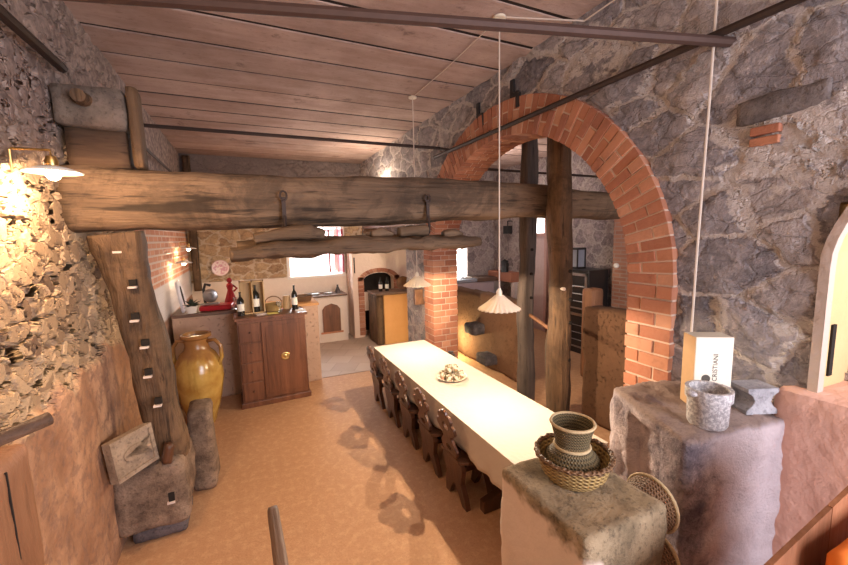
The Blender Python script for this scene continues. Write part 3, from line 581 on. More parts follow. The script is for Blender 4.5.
wall_lamp(-.995, 2.56, 2.68, 'lit wall lamp with white enamel disc shade on the near left wall', 46, .15, (1, .68, .40))
wall_lamp(-.995, 7.55, 2.2, 'farther of two small lit wall lamps over the kitchen counter', 9, .12)
wall_lamp(-.995, 6.85, 2.0, 'nearer of two small lit wall lamps over the kitchen counter', 9, .12)
# fills added out of view; only the pier uplight is inferred, from the lit low wall
lamp('arch_fill', 'POINT', (2.75, -.1, 2.3), 9, (1, .74, .42), .08)  # added to brighten the reveal of the second arch
lamp('pier_uplight', 'POINT', (3.36, 6.17, .36), 34, (1, .78, .40), .05)
lamp('far_room_fill', 'POINT', (4.9, 6.6, 3.2), 42, (1, .86, .78), .15)  # added fill for the second room
lamp('bar_fill', 'POINT', (2.3, 7.2, 3.2), 45, (1, .82, .62), .1)  # added fill for kitchen and bar
lamp('near_left_fill', 'POINT', (-.2, .6, 3.5), 22, (1, .74, .48), .12)  # added fill over the near left side

# ------------------------------------------------------------------ table, cloth, chairs, bench
tb = thing('dining_table', 'long trestle table under the ivory cloth', 'table', (1.93, 3.4, 0))
MB().box(-.37, .37, -1.52, 1.66, .70, .742).build('tabletop', M['bench'], tb)
for y in (-.95, .60, 1.165):
    MB().prism([(-.30, 0), (-.30, .10), (-.10, .16), (-.14, .4), (-.26, .70), (.26, .70), (.14, .4), (.10, .16), (.30, .10), (.30, 0)], .07, 'y', y).build('trestle', M['chair'], tb, False, .006)
MB().box(-.03, .03, -.9, 1.36, .26, .34).build('stretcher', M['chair'], tb)
def cloth():
    x0, x1, y0, y1, zt = -.385, .385, -1.54, 1.68, .752; hang = .27
    per = []; st = .04
    nx = int((x1 - x0) / st); ny = int((y1 - y0) / st)
    per += [(x0 + (x1 - x0) * i / nx, y0, 0, -1) for i in range(nx)] + [(x1, y0 + (y1 - y0) * i / ny, 1, 0) for i in range(ny)]
    per += [(x1 - (x1 - x0) * i / nx, y1, 0, 1) for i in range(nx)] + [(x0, y1 - (y1 - y0) * i / ny, -1, 0) for i in range(ny)]
    vs = []; fs = []; n = len(per); rows = 9
    for r in range(rows):
        t = r / (rows - 1)
        for (x, y, a, b) in per:
            s = y if a else x
            wv = t * (.012 * math.sin(s * 19 + 1.3 * math.sin(s * 5)) + .007 * math.sin(s * 41)) ; wv += .004
            vs.append((x + a * wv, y + b * wv, zt - hang * t + t * .012 * math.sin(s * 7)))
    for r in range(rows - 1):
        for k in range(n): k2 = (k + 1) % n; fs.append((r * n + k, r * n + k2, (r + 1) * n + k2, (r + 1) * n + k))
    fs.append(tuple(range(n)))
    mb = MB(); mb.add(vs, fs); o = mb.build('tablecloth', M['cloth'], None, True); o.location = (1.93, 3.4, 0)
    s = o.modifiers.new('thick', 'SOLIDIFY'); s.thickness = .004; s.offset = 1
    return o
tag(cloth(), 'ivory tablecloth covering the long table, with hanging folds', 'tablecloth')
def chair_proto():
    t = thing('carved_chair', '', 'chair', (0, 0, 0))
    MB().prism([(-.02, -.16), (-.02, .16), (.05, .20), (.40, .18), (.40, -.18), (.05, -.20)], .03, 'z', .42).build('seat', M['chair'], t, False, .006)
    half = [(.08, .44), (.125, .47), (.14, .52), (.11, .555), (.07, .60), (.075, .635), (.125, .655), (.16, .69), (.15, .735), (.105, .75), (.115, .785), (.09, .82), (.05, .82), (.035, .85), (0, .86)]
    out = half + [(-y, z) for y, z in half[-2::-1]]
    bm = bmesh.new()
    def ring(pts): 
        vs = [bm.verts.new((0, y, z)) for y, z in pts]; return [bm.edges.new((vs[i], vs[(i + 1) % len(vs)])) for i in range(len(vs))]
    e = ring(out) + ring([(.042 * math.cos(k * PI / 6), .71 + .036 * math.sin(k * PI / 6)) for k in range(12)]) + ring([(.045 * math.cos(k * PI / 5), .515 + .024 * math.sin(k * PI / 5)) for k in range(10)])
    bmesh.ops.triangle_fill(bm, edges=e, use_beauty=True, use_dissolve=False)
    me = bpy.data.meshes.new('backrest'); bm.to_mesh(me); bm.free(); me.materials.append(M['chair'])
    o = bpy.data.objects.new('backrest', me); COL.objects.link(o); o.parent = t
    s = o.modifiers.new('thick', 'SOLIDIFY'); s.thickness = .028; s.offset = 0
    bv = o.modifiers.new('bevel', 'BEVEL'); bv.width = .006; bv.segments = 2; bv.limit_method = 'ANGLE'
    o.rotation_euler = (0, -.17, 0); o.location = (.075, 0, .005)
    leg = [(-.18, 0), (-.165, .10), (-.125, .22), (-.17, .36), (-.16, .42), (.16, .42), (.17, .36), (.125, .22), (.165, .10), (.18, 0), (.11, 0), (.055, .10), (0, .17), (-.055, .10), (-.11, 0)]
    MB().prism(leg, .045, 'x', -.022).at().build('leg', M['chair'], t, False, .004, (.06, 0, 0)).rotation_euler = (0, -.10, 0)
    MB().prism(leg, .045, 'x', -.022).build('leg', M['chair'], t, False, .004, (.32, 0, 0)).rotation_euler = (0, .10, 0)
    MB().box(.06, .33, -.02, .02, .24, .29).build('stretcher', M['chair'], t)
    return t
ch0 = chair_proto()
labs = ['nearest of the five carved dark wooden chairs along the table', 'second carved dark wooden chair from the near end of the table', 'middle one of the five carved dark wooden chairs at the table', 'fourth carved dark chair, second from the far end of the table', 'farthest carved dark wooden chair, at the table corner by the kitchen']
for i, (y, lb) in enumerate(zip((2.72, 3.235, 3.77, 4.31, 4.87), labs)):
    c = ch0 if i == 0 else copy_tree(ch0); c.location = (1.475, y, 0); tag(c, lb, 'chair', 'carved chairs along the table')
bn = thing('bench', 'long low wooden bench on the arch side of the table', 'bench', (2.62, 3.5, 0))
MB().box(-.14, .14, -1.45, 1.45, .42, .465).build('seat', M['bench'], bn, False, .006)
for y in (-1.2, 0, 1.2): MB().prism([(-.12, 0), (-.09, .42), (.09, .42), (.12, 0), (.05, 0), (0, .12), (-.05, 0)], .04, 'y', y).build('leg', M['bench'], bn)
o = MB().lathe([(.0, 0), (.05, 0), (.075, .05), (.06, .10), (.035, .12), (.045, .14), (.03, .135)], 16).build('small_pot', M['lava'], None, True, 0, (2.62, 4.8, .465)); tag(o, 'small dark pot standing at the far end of the bench', 'pot')
# tray of painted cups
o = MB().lathe([(0, 0), (.10, .002), (.15, .016), (.165, .028), (.16, .03), (.14, .018), (.10, .01), (0, .008)], 32).build('serving_plate', M['cream'], None, True, 0, (1.93, 3.52, .757)); tag(o, 'round cream serving plate on the tablecloth, carrying small cups', 'plate')
def _cup():
    a = NT('painted_cup', .3, .5); n = a.noise(24, 3); c = a.mix(a.step(n, .42, .55), (.74, .64, .52), (.20, .17, .08)); c = a.mix(a.step(a.noise(17, 2), .58, .64), c, (.62, .22, .16)); a.base(c); return a.m
cup = MB().lathe([(0, 0), (.026, 0), (.036, .03), (.034, .055), (.031, .055), (.03, .02), (0, .012)], 14).build('painted_cup', _cup(), None, True)
k = 0
spots = [(.105 * math.cos(a), .105 * math.sin(a), .024) for a in [2 * PI * i / 8 for i in range(8)]] + [(0, 0, .013)] + [(.05 * math.cos(a), .05 * math.sin(a), .0835) for a in (.5, 2.0, 3.6, 5.1)]
for i, (x, y, z) in enumerate(spots):
    c = cup if i == 0 else cup.copy()
    if i: COL.objects.link(c)
    c.location = (1.93 + x, 3.52 + y, .757 + z - (.012 if i < 8 else 0)); c.rotation_euler = (0, 0, i * 1.3)
    tag(c, 'small painted cup heaped with others on the round cream plate', 'cup', 'painted cups on the serving plate')

# ------------------------------------------------------------------ left foreground
bl = thing('press_base_stone', 'rough brown stone block with a square hole below the leaning timber post', 'stone block', (-.78, 3.5, 0))
rough_box(MB(), -.24, .23, -.2, .26, .12, .64, .045, .05, .025, 31).build('block', M['press_stone'], bl, 'all')
rough_box(MB(), -.16, .20, -.15, .24, 0, .14, .05, .03, .02, 33).build('foot', M['lava'], bl, 'all')
MB().box(.11, .15, -.215, -.16, .33, .40).build('hole', M['soot_shade'], bl); MB().box(.10, .15, -.225, -.17, .315, .33).build('peg', M['pale_plaster'], bl)
ti = thing('relief_tile', 'framed pale stone relief of a fish leaning on the block under the post', 'plaque', (-.835, 3.235, .662), 0, None, (-.14, 0, .95))
MB().box(-.16, .16, -.03, .03, 0, .29).build('slab', M['relief'], ti, False, .004)
MB().box(-.16, .16, -.042, -.03, 0, .03).box(-.16, .16, -.042, -.03, .26, .29).box(-.16, -.13, -.042, -.03, .03, .26).box(.13, .16, -.042, -.03, .03, .26).build('frame', M['relief'], ti, False, .003)
fish = [(.085 * math.cos(a), (.145) + .055 * math.sin(a)) for a in [2 * PI * i / 16 for i in range(1, 16)]] + [(.12, .19), (.11, .145), (.12, .10)]
MB().prism(fish, .012, 'y', -.042).build('fish_relief', M['relief'], ti, False, .003)
o = rough_box(MB(), -.03, .03, -.04, .04, 0, .15, .03, .01, .004, 4).build('wood_wedge', M['chair'], None, 'all', 0, (-.665, 3.30, .64)); o.rotation_euler = (0, .25, .4); tag(o, 'small dark wooden wedge standing beside the framed relief', 'wedge')
o = rough_box(MB(), -.10, .10, -.16, .16, 0, .78, .05, .04, .015, 14).build('side_stone', M['press_stone'], None, 'all', 0, (-.50, 4.02, 0)); tag(o, 'upright stone slab behind the block, beside the big urn', 'stone slab')
lb_ = thing('leaning_board', 'wide reddish board fixed upright on the left wall, cracked down its middle', 'board', (-.93, 1.9, 0))
rough_box(MB(), -.07, .06, -.35, .17, 0, 1.50, .05, .04, .01, 17).build('board', M['redpost'], lb_, 'all')
MB().box(.055, .062, -.03, -.024, .5, 1.46).build('crack', M['soot_shade'], lb_)
o = MB().tube([(-1.05, 1.62, 1.60), (-.80, 1.88, 1.615), (-.75, 1.93, 1.62)], .027, 12).build('wooden_bar', M['rail'], None, True); tag(o, 'short dark round bar poking from the left wall over the reddish board', 'bar')
hr = thing('handrail', 'dark wooden handrail end rising from the bottom edge of the picture', 'handrail', (.025, 1.68, 1.15))
log(MB(), [(0, 0, -.035), (.012, -.35, -.04), (.03, -1.2, -.06)], .022, .035, .8, 14, .004, 2, 3).build('rail', M['rail'], hr, 'all')
MB().box(.0, .05, -1.05, -1.0, -1.15, -.06).build('baluster', M['rail'], hr)

# ------------------------------------------------------------------ right foreground
pl = rough_box(MB(), -.205, .20, -.225, .225, 0, 1.325, .025, .018, .012, 41, 5).build('stone_pillar', M['pillar'], None, 'all', 0, (1.11, 1.015, 0)); tag(pl, 'squat stone pillar with patchy plaster carrying the wicker baskets', 'pillar')
def lathe_obj(name, prof, mat, loc, label, cat, parent=None, n=28, rot=None):
    o = MB().lathe(prof, n, close=False).build(name, mat, parent, True, 0, loc)
    if rot: o.rotation_euler = rot
    if label: tag(o, label, cat)
    return o
BX, BY, BZ = 1.13, 1.06, 1.327
bs = thing('wicker_basket', 'wide low straw basket on the pillar, holding the dark wicker vase', 'basket', (BX, BY, BZ))
MB().lathe([(0, 0), (.10, 0), (.125, .03), (.145, .098), (.137, .098), (.118, .035), (.09, .012), (0, .012)], 32).build('bowl', M['wicker_lt'], bs, True)
MB().tube([((.143 + .002 * math.sin(k * 9)) * math.cos(k * PI / 24), (.143 + .002 * math.sin(k * 9)) * math.sin(k * PI / 24), .10 + .004 * math.sin(k * 2.3)) for k in range(48)], .010, 6, closed=True).build('rim', M['wicker_dk'], bs, 'all')
vs_ = thing('wicker_vase', 'dark wicker flaring vase with straw bands standing in the low basket', 'vase', (BX - .005, BY + .005, BZ + .0135))
MB().lathe([(0, 0), (.085, 0), (.108, .035), (.104, .07), (.066, .112), (.064, .135), (.084, .212), (.077, .212), (.056, .135), (.052, .10), (.0, .08)], 32).build('body', M['wicker'], vs_, True)
for r, z, q in ((.082, .213, .006), (.066, .118, .007), (.106, .028, .005)):
    MB().tube([(r * math.cos(k * PI / 18), r * math.sin(k * PI / 18), z) for k in range(36)], q, 6, closed=True).build('band', M['straw'], vs_, 'all')
def hung(y, z, r, label):
    t = thing('wicker_basket', label, 'basket', (1.318, y, z), 0, 'round baskets hung beside the pillar', (0, PI / 2, 0))
    MB().lathe([(0, 0), (r * .65, .0), (r * .9, .04), (r, .085), (r - .008, .085), (r * .86, .045), (r * .6, .01), (0, .01)], 28).build('bowl', M['wicker_dk'], t, True)
    MB().tube([(r * math.cos(k * PI / 16), r * math.sin(k * PI / 16), .087) for k in range(32)], .008, 6, closed=True).build('rim', M['straw'], t, 'all')
hung(.915, 1.215, .105, 'topmost of the round baskets hung behind the right edge of the pillar'); hung(.885, 1.012, .09, 'second round basket down behind the right edge of the pillar'); hung(.885, .825, .09, 'lowest round basket behind the right edge of the pillar')
# big stone ledge: dark basalt, plastered front with daylight painted into its pale tone
lg = thing('stone_ledge', 'big violet grey stone ledge against the right wall, carrying the pot and box', 'stone ledge', (0, 0, 0))
lbm = rough_box(MB(), 1.81, 2.56, .94, 1.56, 0, 1.315, .025, .025, .028, 51, 5)
lbm.v = [(x + (.07 * min(1, max(0, (1.25 - z) / .06)) if x < 1.86 and 1.10 < y < 1.34 else 0), y, z) for x, y, z in lbm.v]
lbm.v = [(x + .42 * (y - .94) * (2.56 - x) / .75, y - .15 * (x - 1.81) + .09, z) for x, y, z in lbm.v]
lbm.build('block', M['ledge'], lg, 'all')
rough_box(MB(), 2.02, 2.4, 1.40, 1.62, 0, 1.29, .035, .05, .03, 53, 3).build('shoulder_stone', M['ledge'], lg, 'all')
po = thing('lava_stone_pot', 'speckled grey lava stone pot with a lip on the stone ledge', 'pot', (2.055, 1.075, 1.322))
MB().lathe([(0, 0), (.080, 0), (.087, .015), (.090, .125), (.100, .138), (.101, .19), (.084, .19), (.077, .145), (.07, .04), (0, .035)], 30).build('body', M['stoneware'], po, True)
MB().at((-.10, .025, .172)).ball((0, 0, 0), .024, 1, 1.2, .7).build('lug', M['stoneware'], po, 'all')
wb = thing('wine_box', 'tall cream card box with vertical lettering behind the grey pot', 'box', (2.282, 1.215, 1.322), -.55)
MB().box(-.095, .095, -.06, .06, 0, .40).build('carton', M['box'], wb, False, .004)
MB().box(-.0965, -.0945, -.058, .058, .002, .398).build('side_panel', M['boxside'], wb)
def text(s, size, loc, rot, mat, parent, name='lettering'):
    c = bpy.data.curves.new(name, 'FONT'); c.body = s; c.size = size; c.align_x = 'LEFT'; c.extrude = .0008; c.materials.append(mat)
    t = bpy.data.objects.new(name, c); COL.objects.link(t); bpy.context.view_layer.update()
    me = bpy.data.meshes.new_from_object(t.evaluated_get(bpy.context.evaluated_depsgraph_get())); bpy.data.objects.remove(t)
    if not me.materials: me.materials.append(mat)
    o = bpy.data.objects.new(name, me); COL.objects.link(o); o.location = loc; o.rotation_euler = rot; o.parent = parent; return o
text('CRISTIANI', .034, (.02, -.0605, .155), Euler((PI / 2, 0, 0)).to_matrix().to_4x4().__matmul__(Matrix.Rotation(PI / 2, 4, 'Z')).to_euler(), M['ink'], wb)
MB().at((-.035, -.060, .17), (PI / 2, 0, 0)).lathe([(0, 0), (.022, 0), (.022, .002), (0, .002)], 20).build('emblem', M['ink'], wb)
tp = thing('stone_pedestal', 'waisted grey stone pedestal on the ledge right of the cream box', 'stone base', (2.43, 1.06, 1.322), -.38)
MB().prism([(-.088, 0), (-.088, .022), (-.06, .045), (-.045, .07), (-.058, .10), (-.085, .12), (-.085, .142), (.085, .142), (.085, .12), (.058, .10), (.045, .07), (.06, .045), (.088, .022), (.088, 0)], .13, 'y', -.065).build('body', M['tufa'], tp, False, .004)
o = MB().ball((0, 0, 0), .06, 1.2, .6, .6).build('round_stone', M['corbel'], None, 'all', 0, (2.44, 1.21, 1.355)); tag(o, 'small rounded stone lying between the cream box and the grey stone pedestal', 'stone')
pp = thing('plank_screen', 'dark brown plank screen with sloping top at the bottom right corner', 'screen', (1.7, .5, 0))
zt = lambda x: 1.302 + (x + .55) * .155
for xa, xb, mt in ((-.55, -.02, 'panel'), (-.015, .5, 'redpanel')): MB().prism([(xa, 0), (xb, 0), (xb, zt(xb)), (xa, zt(xa))], .014, 'y', -.007).build('board', M[mt], pp)
oc = thing('padded_chair', 'orange padded chair back just inside the bottom right corner', 'chair', (1.70, .28, 0))
rough_box(MB(), -.215, .22, .10, .165, .62, 1.355, .03, .03, .005, 2).build('backrest', M['orange'], oc, 'all'); rough_box(MB(), -.21, .22, -.3, .10, .60, .68, .05, .03, .004, 2).build('seat', M['orange'], oc, 'all')
for x in (-.18, .19):
    for y in (-.27, .08): MB().box(x - .02, x + .02, y - .02, y + .02, 0, .61).build('leg', M['chair'], oc)

# ------------------------------------------------------------------ kitchen: urn, cabinet, counters, oven
ur = thing('oil_jar', 'large honey glazed terracotta jar between the post and the cabinet', 'jar', (-.64, 5.4, 0), -.35)
MB().lathe([(0, 0), (.13, 0), (.15, .04), (.235, .35), (.275, .6), (.26, .78), (.20, .91), (.145, .97), (.13, 1.02), (.135, 1.10), (.17, 1.125), (.172, 1.165), (.14, 1.17), (.115, 1.10), (.11, 1.0), (.18, .88), (.0, .80)], 36).build('body', M['urn'], ur, True)
for s in (-1, 1): MB().tube([(s * .13, 0, 1.07), (s * .22, 0, 1.08), (s * .285, 0, 1.0), (s * .29, 0, .86), (s * .25, 0, .76)], .024, 10).build('handle', M['urn'], ur, 'all')
CX, CYY = .26, 5.62
cbn = thing('cabinet', 'dark mahogany cabinet with four drawers and a brass medallion on its door', 'cabinet', (CX, CYY, 0), .04)
MB().box(-.44, .44, 0.0, .46, .07, 1.22).build('carcass', M['cabinet'], cbn); MB().box(-.465, .465, -.025, .48, 0, .075).build('plinth', M['cabinet'], cbn, False, .008); MB().box(-.475, .475, -.03, .485, 1.22, 1.26).build('top', M['cabinet'], cbn, False, .008)
for i in range(4):
    z = .10 + i * .275
    dr = MB().box(-.425, -.165, -.018, 0, z, z + .255).build('drawer', M['cabinet'], cbn, False, .006)
    MB().at((-.295, -.03, z + .13)).ball((0, 0, 0), .013).build('knob', M['chair'], dr, 'all')
dd = MB().box(-.15, .425, -.018, 0, .10, 1.18).build('door', M['cabinet'], cbn, False, .006)
MB().box(-.10, .375, -.024, -.018, .16, 1.12).build('door_panel', M['cabinet'], dd, False, .004)
MB().at((.14, -.024, .66), (PI / 2, 0, 0)).lathe([(0, .006), (.025, .006), (.03, .003), (.045, .006), (.055, .004), (.06, 0)], 24).build('medallion', M['brass'], dd, True)
cl = thing('kitchen_counter', 'tan plastered masonry counter behind the cabinet and jar', 'counter', (0, 6.2, 0))
MB().box(-1.0, .98, 0, .6, 0, 1.24).build('base', M['tan_plaster'], cl, False, .01)
MB().box(-1.0, -.19, -.03, .62, 1.24, 1.285).build('worktop', M['counter_top'], cl, False, .006); MB().box(-.19, 1.0, -.01, .62, 1.24, 1.28).build('worktop', M['ochre'], cl, False, .01)
# things on the cabinet and counter
ZT = 1.262
def bottle(x, y, z, label, h=.30, r=.037, group=None):
    t = thing('wine_bottle', label, 'bottle', (x, y, z), 0, group); s = h / .30
    MB().lathe([(0, 0), (r, 0), (r, .19 * s), (r * .75, .215 * s), (.014, .24 * s), (.013, .285 * s), (.016, .287 * s), (.016, .30 * s), (0, .30 * s)], 18).build('glass', M['bottle'], t, True)
    MB().lathe([(r + .001, .06 * s), (r + .001, .15 * s)], 18, close=False).build('label', M['labelp'], t, True)
    return t
bottle(-.12, 5.80, ZT, 'dark wine bottle left of the wooden bottle crate on the cabinet', .33, .045)
bottle(.60, 5.90, ZT, 'tall dark wine bottle at the right end of the cabinet top', .36, .042)
cr = thing('bottle_crate', 'upright light wooden crate holding bottles on the left of the cabinet top', 'crate', (.035, 5.94, ZT))
MB().box(-.16, -.145, -.08, .08, 0, .46).box(-.005, .01, -.08, .08, 0, .46).box(.145, .16, -.08, .08, 0, .46).box(-.16, .16, -.08, .08, 0, .015).box(-.16, .16, -.08, .08, .445, .46).box(-.16, .16, .068, .08, 0, .46).build('crate_box', M['pine'], cr)
bottle(.077, 5.93, ZT + .0165, 'lower dark bottle standing inside the right bay of the wooden crate', .38, .05)
bk = thing('handled_basket', 'small wicker basket with a hoop handle on the cabinet top', 'basket', (.31, 5.97, ZT))
b_ = MB().lathe([(0, 0), (.10, 0), (.125, .11), (.117, .11), (.09, .012), (0, .012)], 24).build('bowl', M['wicker_lt'], bk, True); b_.scale = (1.0, .7, 1)
MB().tube([(.12 * math.cos(a), 0, .10 + .11 * math.sin(a)) for a in [k * PI / 10 for k in range(11)]], .008, 6).build('handle', M['wicker_dk'], bk, 'all')
o = MB().lathe([(0, 0), (.055, 0), (.055, .18), (.05, .20), (0, .20)], 20).build('canister', M['pine'], None, True, 0, (.50, 6.02, ZT)); tag(o, 'pale straw coloured canister beside the hoop basket on the cabinet', 'canister')
o = MB().lathe([(0, 0), (.03, 0), (.006, .012), (.006, .07), (.035, .10), (.04, .15), (.038, .15), (.03, .10), (0, .075)], 16).build('wine_glass', M['glass'], None, True, 0, (.375, 5.82, ZT)); tag(o, 'clear wine glass on the cabinet top in front of the canister', 'glass')
o = MB().lathe([(0, 0), (.06, 0), (.068, .17), (.064, .17), (.056, .008), (0, .008)], 20).build('glass_jug', M['glass'], None, True, 0, (-.16, 6.30, 1.288)); tag(o, 'clear glass jug on the counter just left of the cabinet', 'jug')
for i, (x, y, c, lb) in enumerate([(.13, 5.74, (.80, .72, .70), 'white leaflet lying on the cabinet top below the hoop basket'), (.28, 5.75, (.72, .62, .18), 'yellowish leaflet lying on the cabinet top in front of the basket'), (.66, 5.78, (.85, .80, .76), 'folded white napkin at the right front corner of the cabinet top')]):
    o = MB().box(-.07, .07, -.05, .05, 0, .008).build('leaflet', plain('leaflet_paper_%d' % i, c, .7), None, False, 0, (x, y, ZT)); o.rotation_euler = (0, 0, .3 - .2 * i); tag(o, lb, 'paper')
tr = MB().lathe([(0, 0), (.12, 0), (.15, .09), (.14, .09), (.11, .012), (0, .012)], 24).build('bread_basket', M['wicker_dk'], None, True, 0, (.80, 6.5, 1.285)); tag(tr, 'dark oval wicker bread basket at the right end of the plastered counter', 'basket')
sl = thing('meat_slicer', 'red and chrome meat slicer on the kitchen counter', 'slicer', (-.46, 6.38, 1.29), -.1)
MB().box(-.20, .22, -.12, .14, 0, .075).build('base', M['red'], sl, False, .015); MB().at((-.06, -.02, .21), (PI / 2, 0, 0)).lathe([(0, .03), (.03, .03), (.035, .006), (.095, .004), (.10, 0), (.095, -.004), (0, -.006)], 28).build('blade', M['steel'], sl, True)
MB().box(-.18, .06, -.11, -.03, .09, .11).build('carriage', M['steel'], sl, False, .004); MB().tube([(-.14, .03, .08), (-.15, .04, .3), (-.12, .02, .38), (-.05, 0, .36)], .02, 8).build('arm', M['black'], sl, 'all')
lady = thing('figurine', 'dark red lady figurine standing beside the slicer on the counter', 'figurine', (-.255, 6.34, 1.366))
lady.location = (-.27, 6.70, 1.288)
MB().lathe([(0, 0), (.10, 0), (.085, .08), (.05, .19), (.035, .24), (.05, .30), (.045, .33), (.015, .355), (0, .36)], 18).build('dress', M['redcloth'], lady, True); MB().ball((0, 0, .39), .038, 1, 1, 1.15).build('head', M['redcloth'], lady, 'all'); MB().tube([(.045, 0, .31), (.10, -.02, .26), (.05, -.05, .22)], .015, 6).build('arm', M['redcloth'], lady, 'all')
lf = thing('potted_plant', 'dark leafy plant in a white pot at the left end of the counter', 'plant', (-.76, 6.25, 1.288))
MB().lathe([(0, 0), (.06, 0), (.085, .10), (.078, .10), (.06, .02), (0, .02)], 18).build('pot', M['enamel'], lf, True)
random.seed(5); lm = MB()
for i in range(26):
    a = random.uniform(0, 6.28); e = random.uniform(.1, 1.2); L = random.uniform(.08, .17); d = Vector((math.cos(a) * math.cos(e), math.sin(a) * math.cos(e), math.sin(e))); s_ = Vector((-math.sin(a), math.cos(a), 0)) * .022; p = Vector((0, 0, .10))
    lm.add([p, p + d * L * .5 + s_, p + d * L + Vector((0, 0, -.03)), p + d * L * .5 - s_], [(0, 1, 2, 3)])
lm.build('foliage', M['leaf'], lf)
ov = thing('oval_mirror_board', 'tall pale board with a dark oval leaning on the left kitchen wall', 'board', (-.86, 5.95, 1.29), 0, None, (0, -.14, 0))
ov.location = (-.86, 6.33, 1.29)
MB().prism([(0, 0), (.45, 0), (.45, .30), (.28, .46), (.05, .44), (0, .30)], .03, 'x', -.03).build('board', M['marble'], ov, False, .006)
MB().prism([(.2 + .055 * math.cos(a), .22 + .15 * math.sin(a)) for a in [k * PI / 10 for k in range(20)]], .006, 'x', 0).build('oval', M['soot_shade'], ov)
o = MB().at((0, 0, 0)).lathe([(0, .0), (.09, .004), (.165, .022), (.165, .028), (.09, .012), (0, .01)], 32).build('wall_plate', M['pinkplate'], None, True, 0, (-.50, 8.94, 1.74)); o.rotation_euler = (PI / 2, 0, 0); tag(o, 'round pink painted plate hung on the ochre kitchen wall', 'plate')
o = log(MB(), [(-.93, 8.9, 1.3), (-.93, 8.9, 2.6), (-.93, 8.9, 3.95)], .07, .07, .7, 14, .01, 3, 2, (0, 1, 0)).build('corner_timber', M['post'], None, 'all'); tag(o, 'upright timber in the far left corner of the kitchen', 'timber')
# counter under the window with an arched wooden door
wc = thing('window_counter', 'white plastered counter below the window with an arched wooden door', 'counter', (1.15, 8.42, 0))
MB().box(0, .82, 0, .57, 0, 1.02).build('base', M['pale_plaster'], wc, False, .01); MB().box(-.02, .84, -.03, .57, 1.02, 1.06).build('worktop', M['counter_top'], wc, False, .006)
MB().prism([(.27, .24), (.66, .24), (.66, .74), (.60, .82), (.47, .87), (.33, .82), (.27, .74)], .03, 'y', -.025).build('door', M['cabinet'], wc, False, .004)
MB().prism([(.22, .2), (.71, .2), (.71, .24), (.22, .24)], .02, 'y', -.02).build('door_sill', M['brick'], wc)
for i, (x, lb) in enumerate([(1.32, 'left metal utensil lying on the counter under the window'), (1.6, 'right metal utensil lying on the counter under the window')]):
    o = MB().lathe([(0, 0), (.06, 0), (.10, .03), (.095, .03), (.055, .006), (0, .006)], 20).build('metal_dish', M['steel'], None, True, 0, (x, 8.6, 1.061)); tag(o, lb.replace('metal utensil lying', 'shallow metal dish'), 'dish')
o = MB().lathe([(0, 0), (.05, 0), (.055, .06), (.03, .12), (.018, .16), (.022, .19), (0, .19)], 16).build('stone_jar', M['lava'], None, True, 0, (1.82, 8.62, 1.061)); tag(o, 'dark little jar at the right end of the window counter', 'jar')
# bread oven
on = thing('bread_oven', 'cream plastered bread oven with a brick arched mouth beside the window', 'oven', (2.13, 8.45, 0))
yb = .53
def arc(cx, z0, a, b, n=10): return [(cx + a * math.cos(PI - PI * k / n), z0 + b * math.sin(PI - PI * k / n)) for k in range(n + 1)]
MB().prism([(0, 0), (.24, 0), (.24, 1.28)] + [(x, z) for x, z in arc(.62, 1.30, .38, .18)] + [(1.00, 1.28), (1.00, 0), (1.40, 0), (1.40, 2.05), (0, 2.05)], .25, 'y', 0).build('front', M['oven_plaster'], on)
MB().box(0, 1.4, .3, yb, 0, 2.05).box(.24, 1.00, 0.01, .3, .62, 1.02).build('body', M['oven_plaster'], on)
MB().box(.25, .99, .24, .29, .1, 1.50).build('mouth', M['soot_shade'], on)
ab = MB()
pa = arc(.62, 1.30, .40, .20, 15); pb = arc(.62, 1.30, .50, .29, 15)
for i in range(15): 
    f = lambda p, q, t: (p[0] + (q[0] - p[0]) * t, p[1] + (q[1] - p[1]) * t)
    ab.prism([f(pa[i], pa[i + 1], .06), f(pb[i], pb[i + 1], .06), f(pb[i], pb[i + 1], .94), f(pa[i], pa[i + 1], .94)], .05, 'y', -.03)
for i in range(15): ab.box(.12, .25, -.03, .03, .06 + i * .09, .06 + i * .09 + .08); ab.box(.99, 1.12, -.03, .03, .06 + i * .09, .06 + i * .09 + .08)
ab.build('brick_surround', M['brick'], on)
dn = MB()
for i in range(20): dn.box(i * .07 + .006, i * .07 + .06, -.05, .0, 2.05, 2.11)
dn.box(-.02, 1.42, -.03, yb, 2.11, 2.14).build('brick_cornice', M['brick'], on)
MB().box(.04, .06, -.03, -.0, 1.5, 1.85).build('iron_tool', M['iron'], on)
# bar counter in the opening
bc = thing('bar_counter', 'ochre plastered bar counter with a rough timber end in front of the oven', 'counter', (2.46, 7.6, 0))
MB().box(.10, 1.2, 0, .55, 0, 1.07).build('base', M['ochre'], bc, False, .01); rough_box(MB(), -.06, .10, 0, .62, 0, 1.08, .06, .03, .012, 61).build('timber_end', M['post'], bc, 'all'); MB().box(-.08, 1.25, -.04, .62, 1.08, 1.12).build('worktop', M['counter_top'], bc, False, .008)
bottle(2.60, 7.9, 1.122, 'left of the two dark bottles on the ochre bar counter', .30, .04); bottle(2.74, 7.88, 1.122, 'right of the two dark bottles on the ochre bar counter', .30, .04)
o = MB().lathe([(0, 0), (.10, 0), (.145, .03), (.15, .05), (.14, .05), (.10, .02), (0, .012)], 24).build('round_board', M['bench'], None, True, 0, (3.12, 7.86, 1.27)); o.rotation_euler = (PI / 2 - .2, 0, -.5); tag(o, 'round brown wooden dish standing on edge on the bar counter', 'dish')
pr = struct(MB().box(XW + .01, XW + TH, 5.44, 6.28, 0, 2.5).build('wall_pier', M['far']))
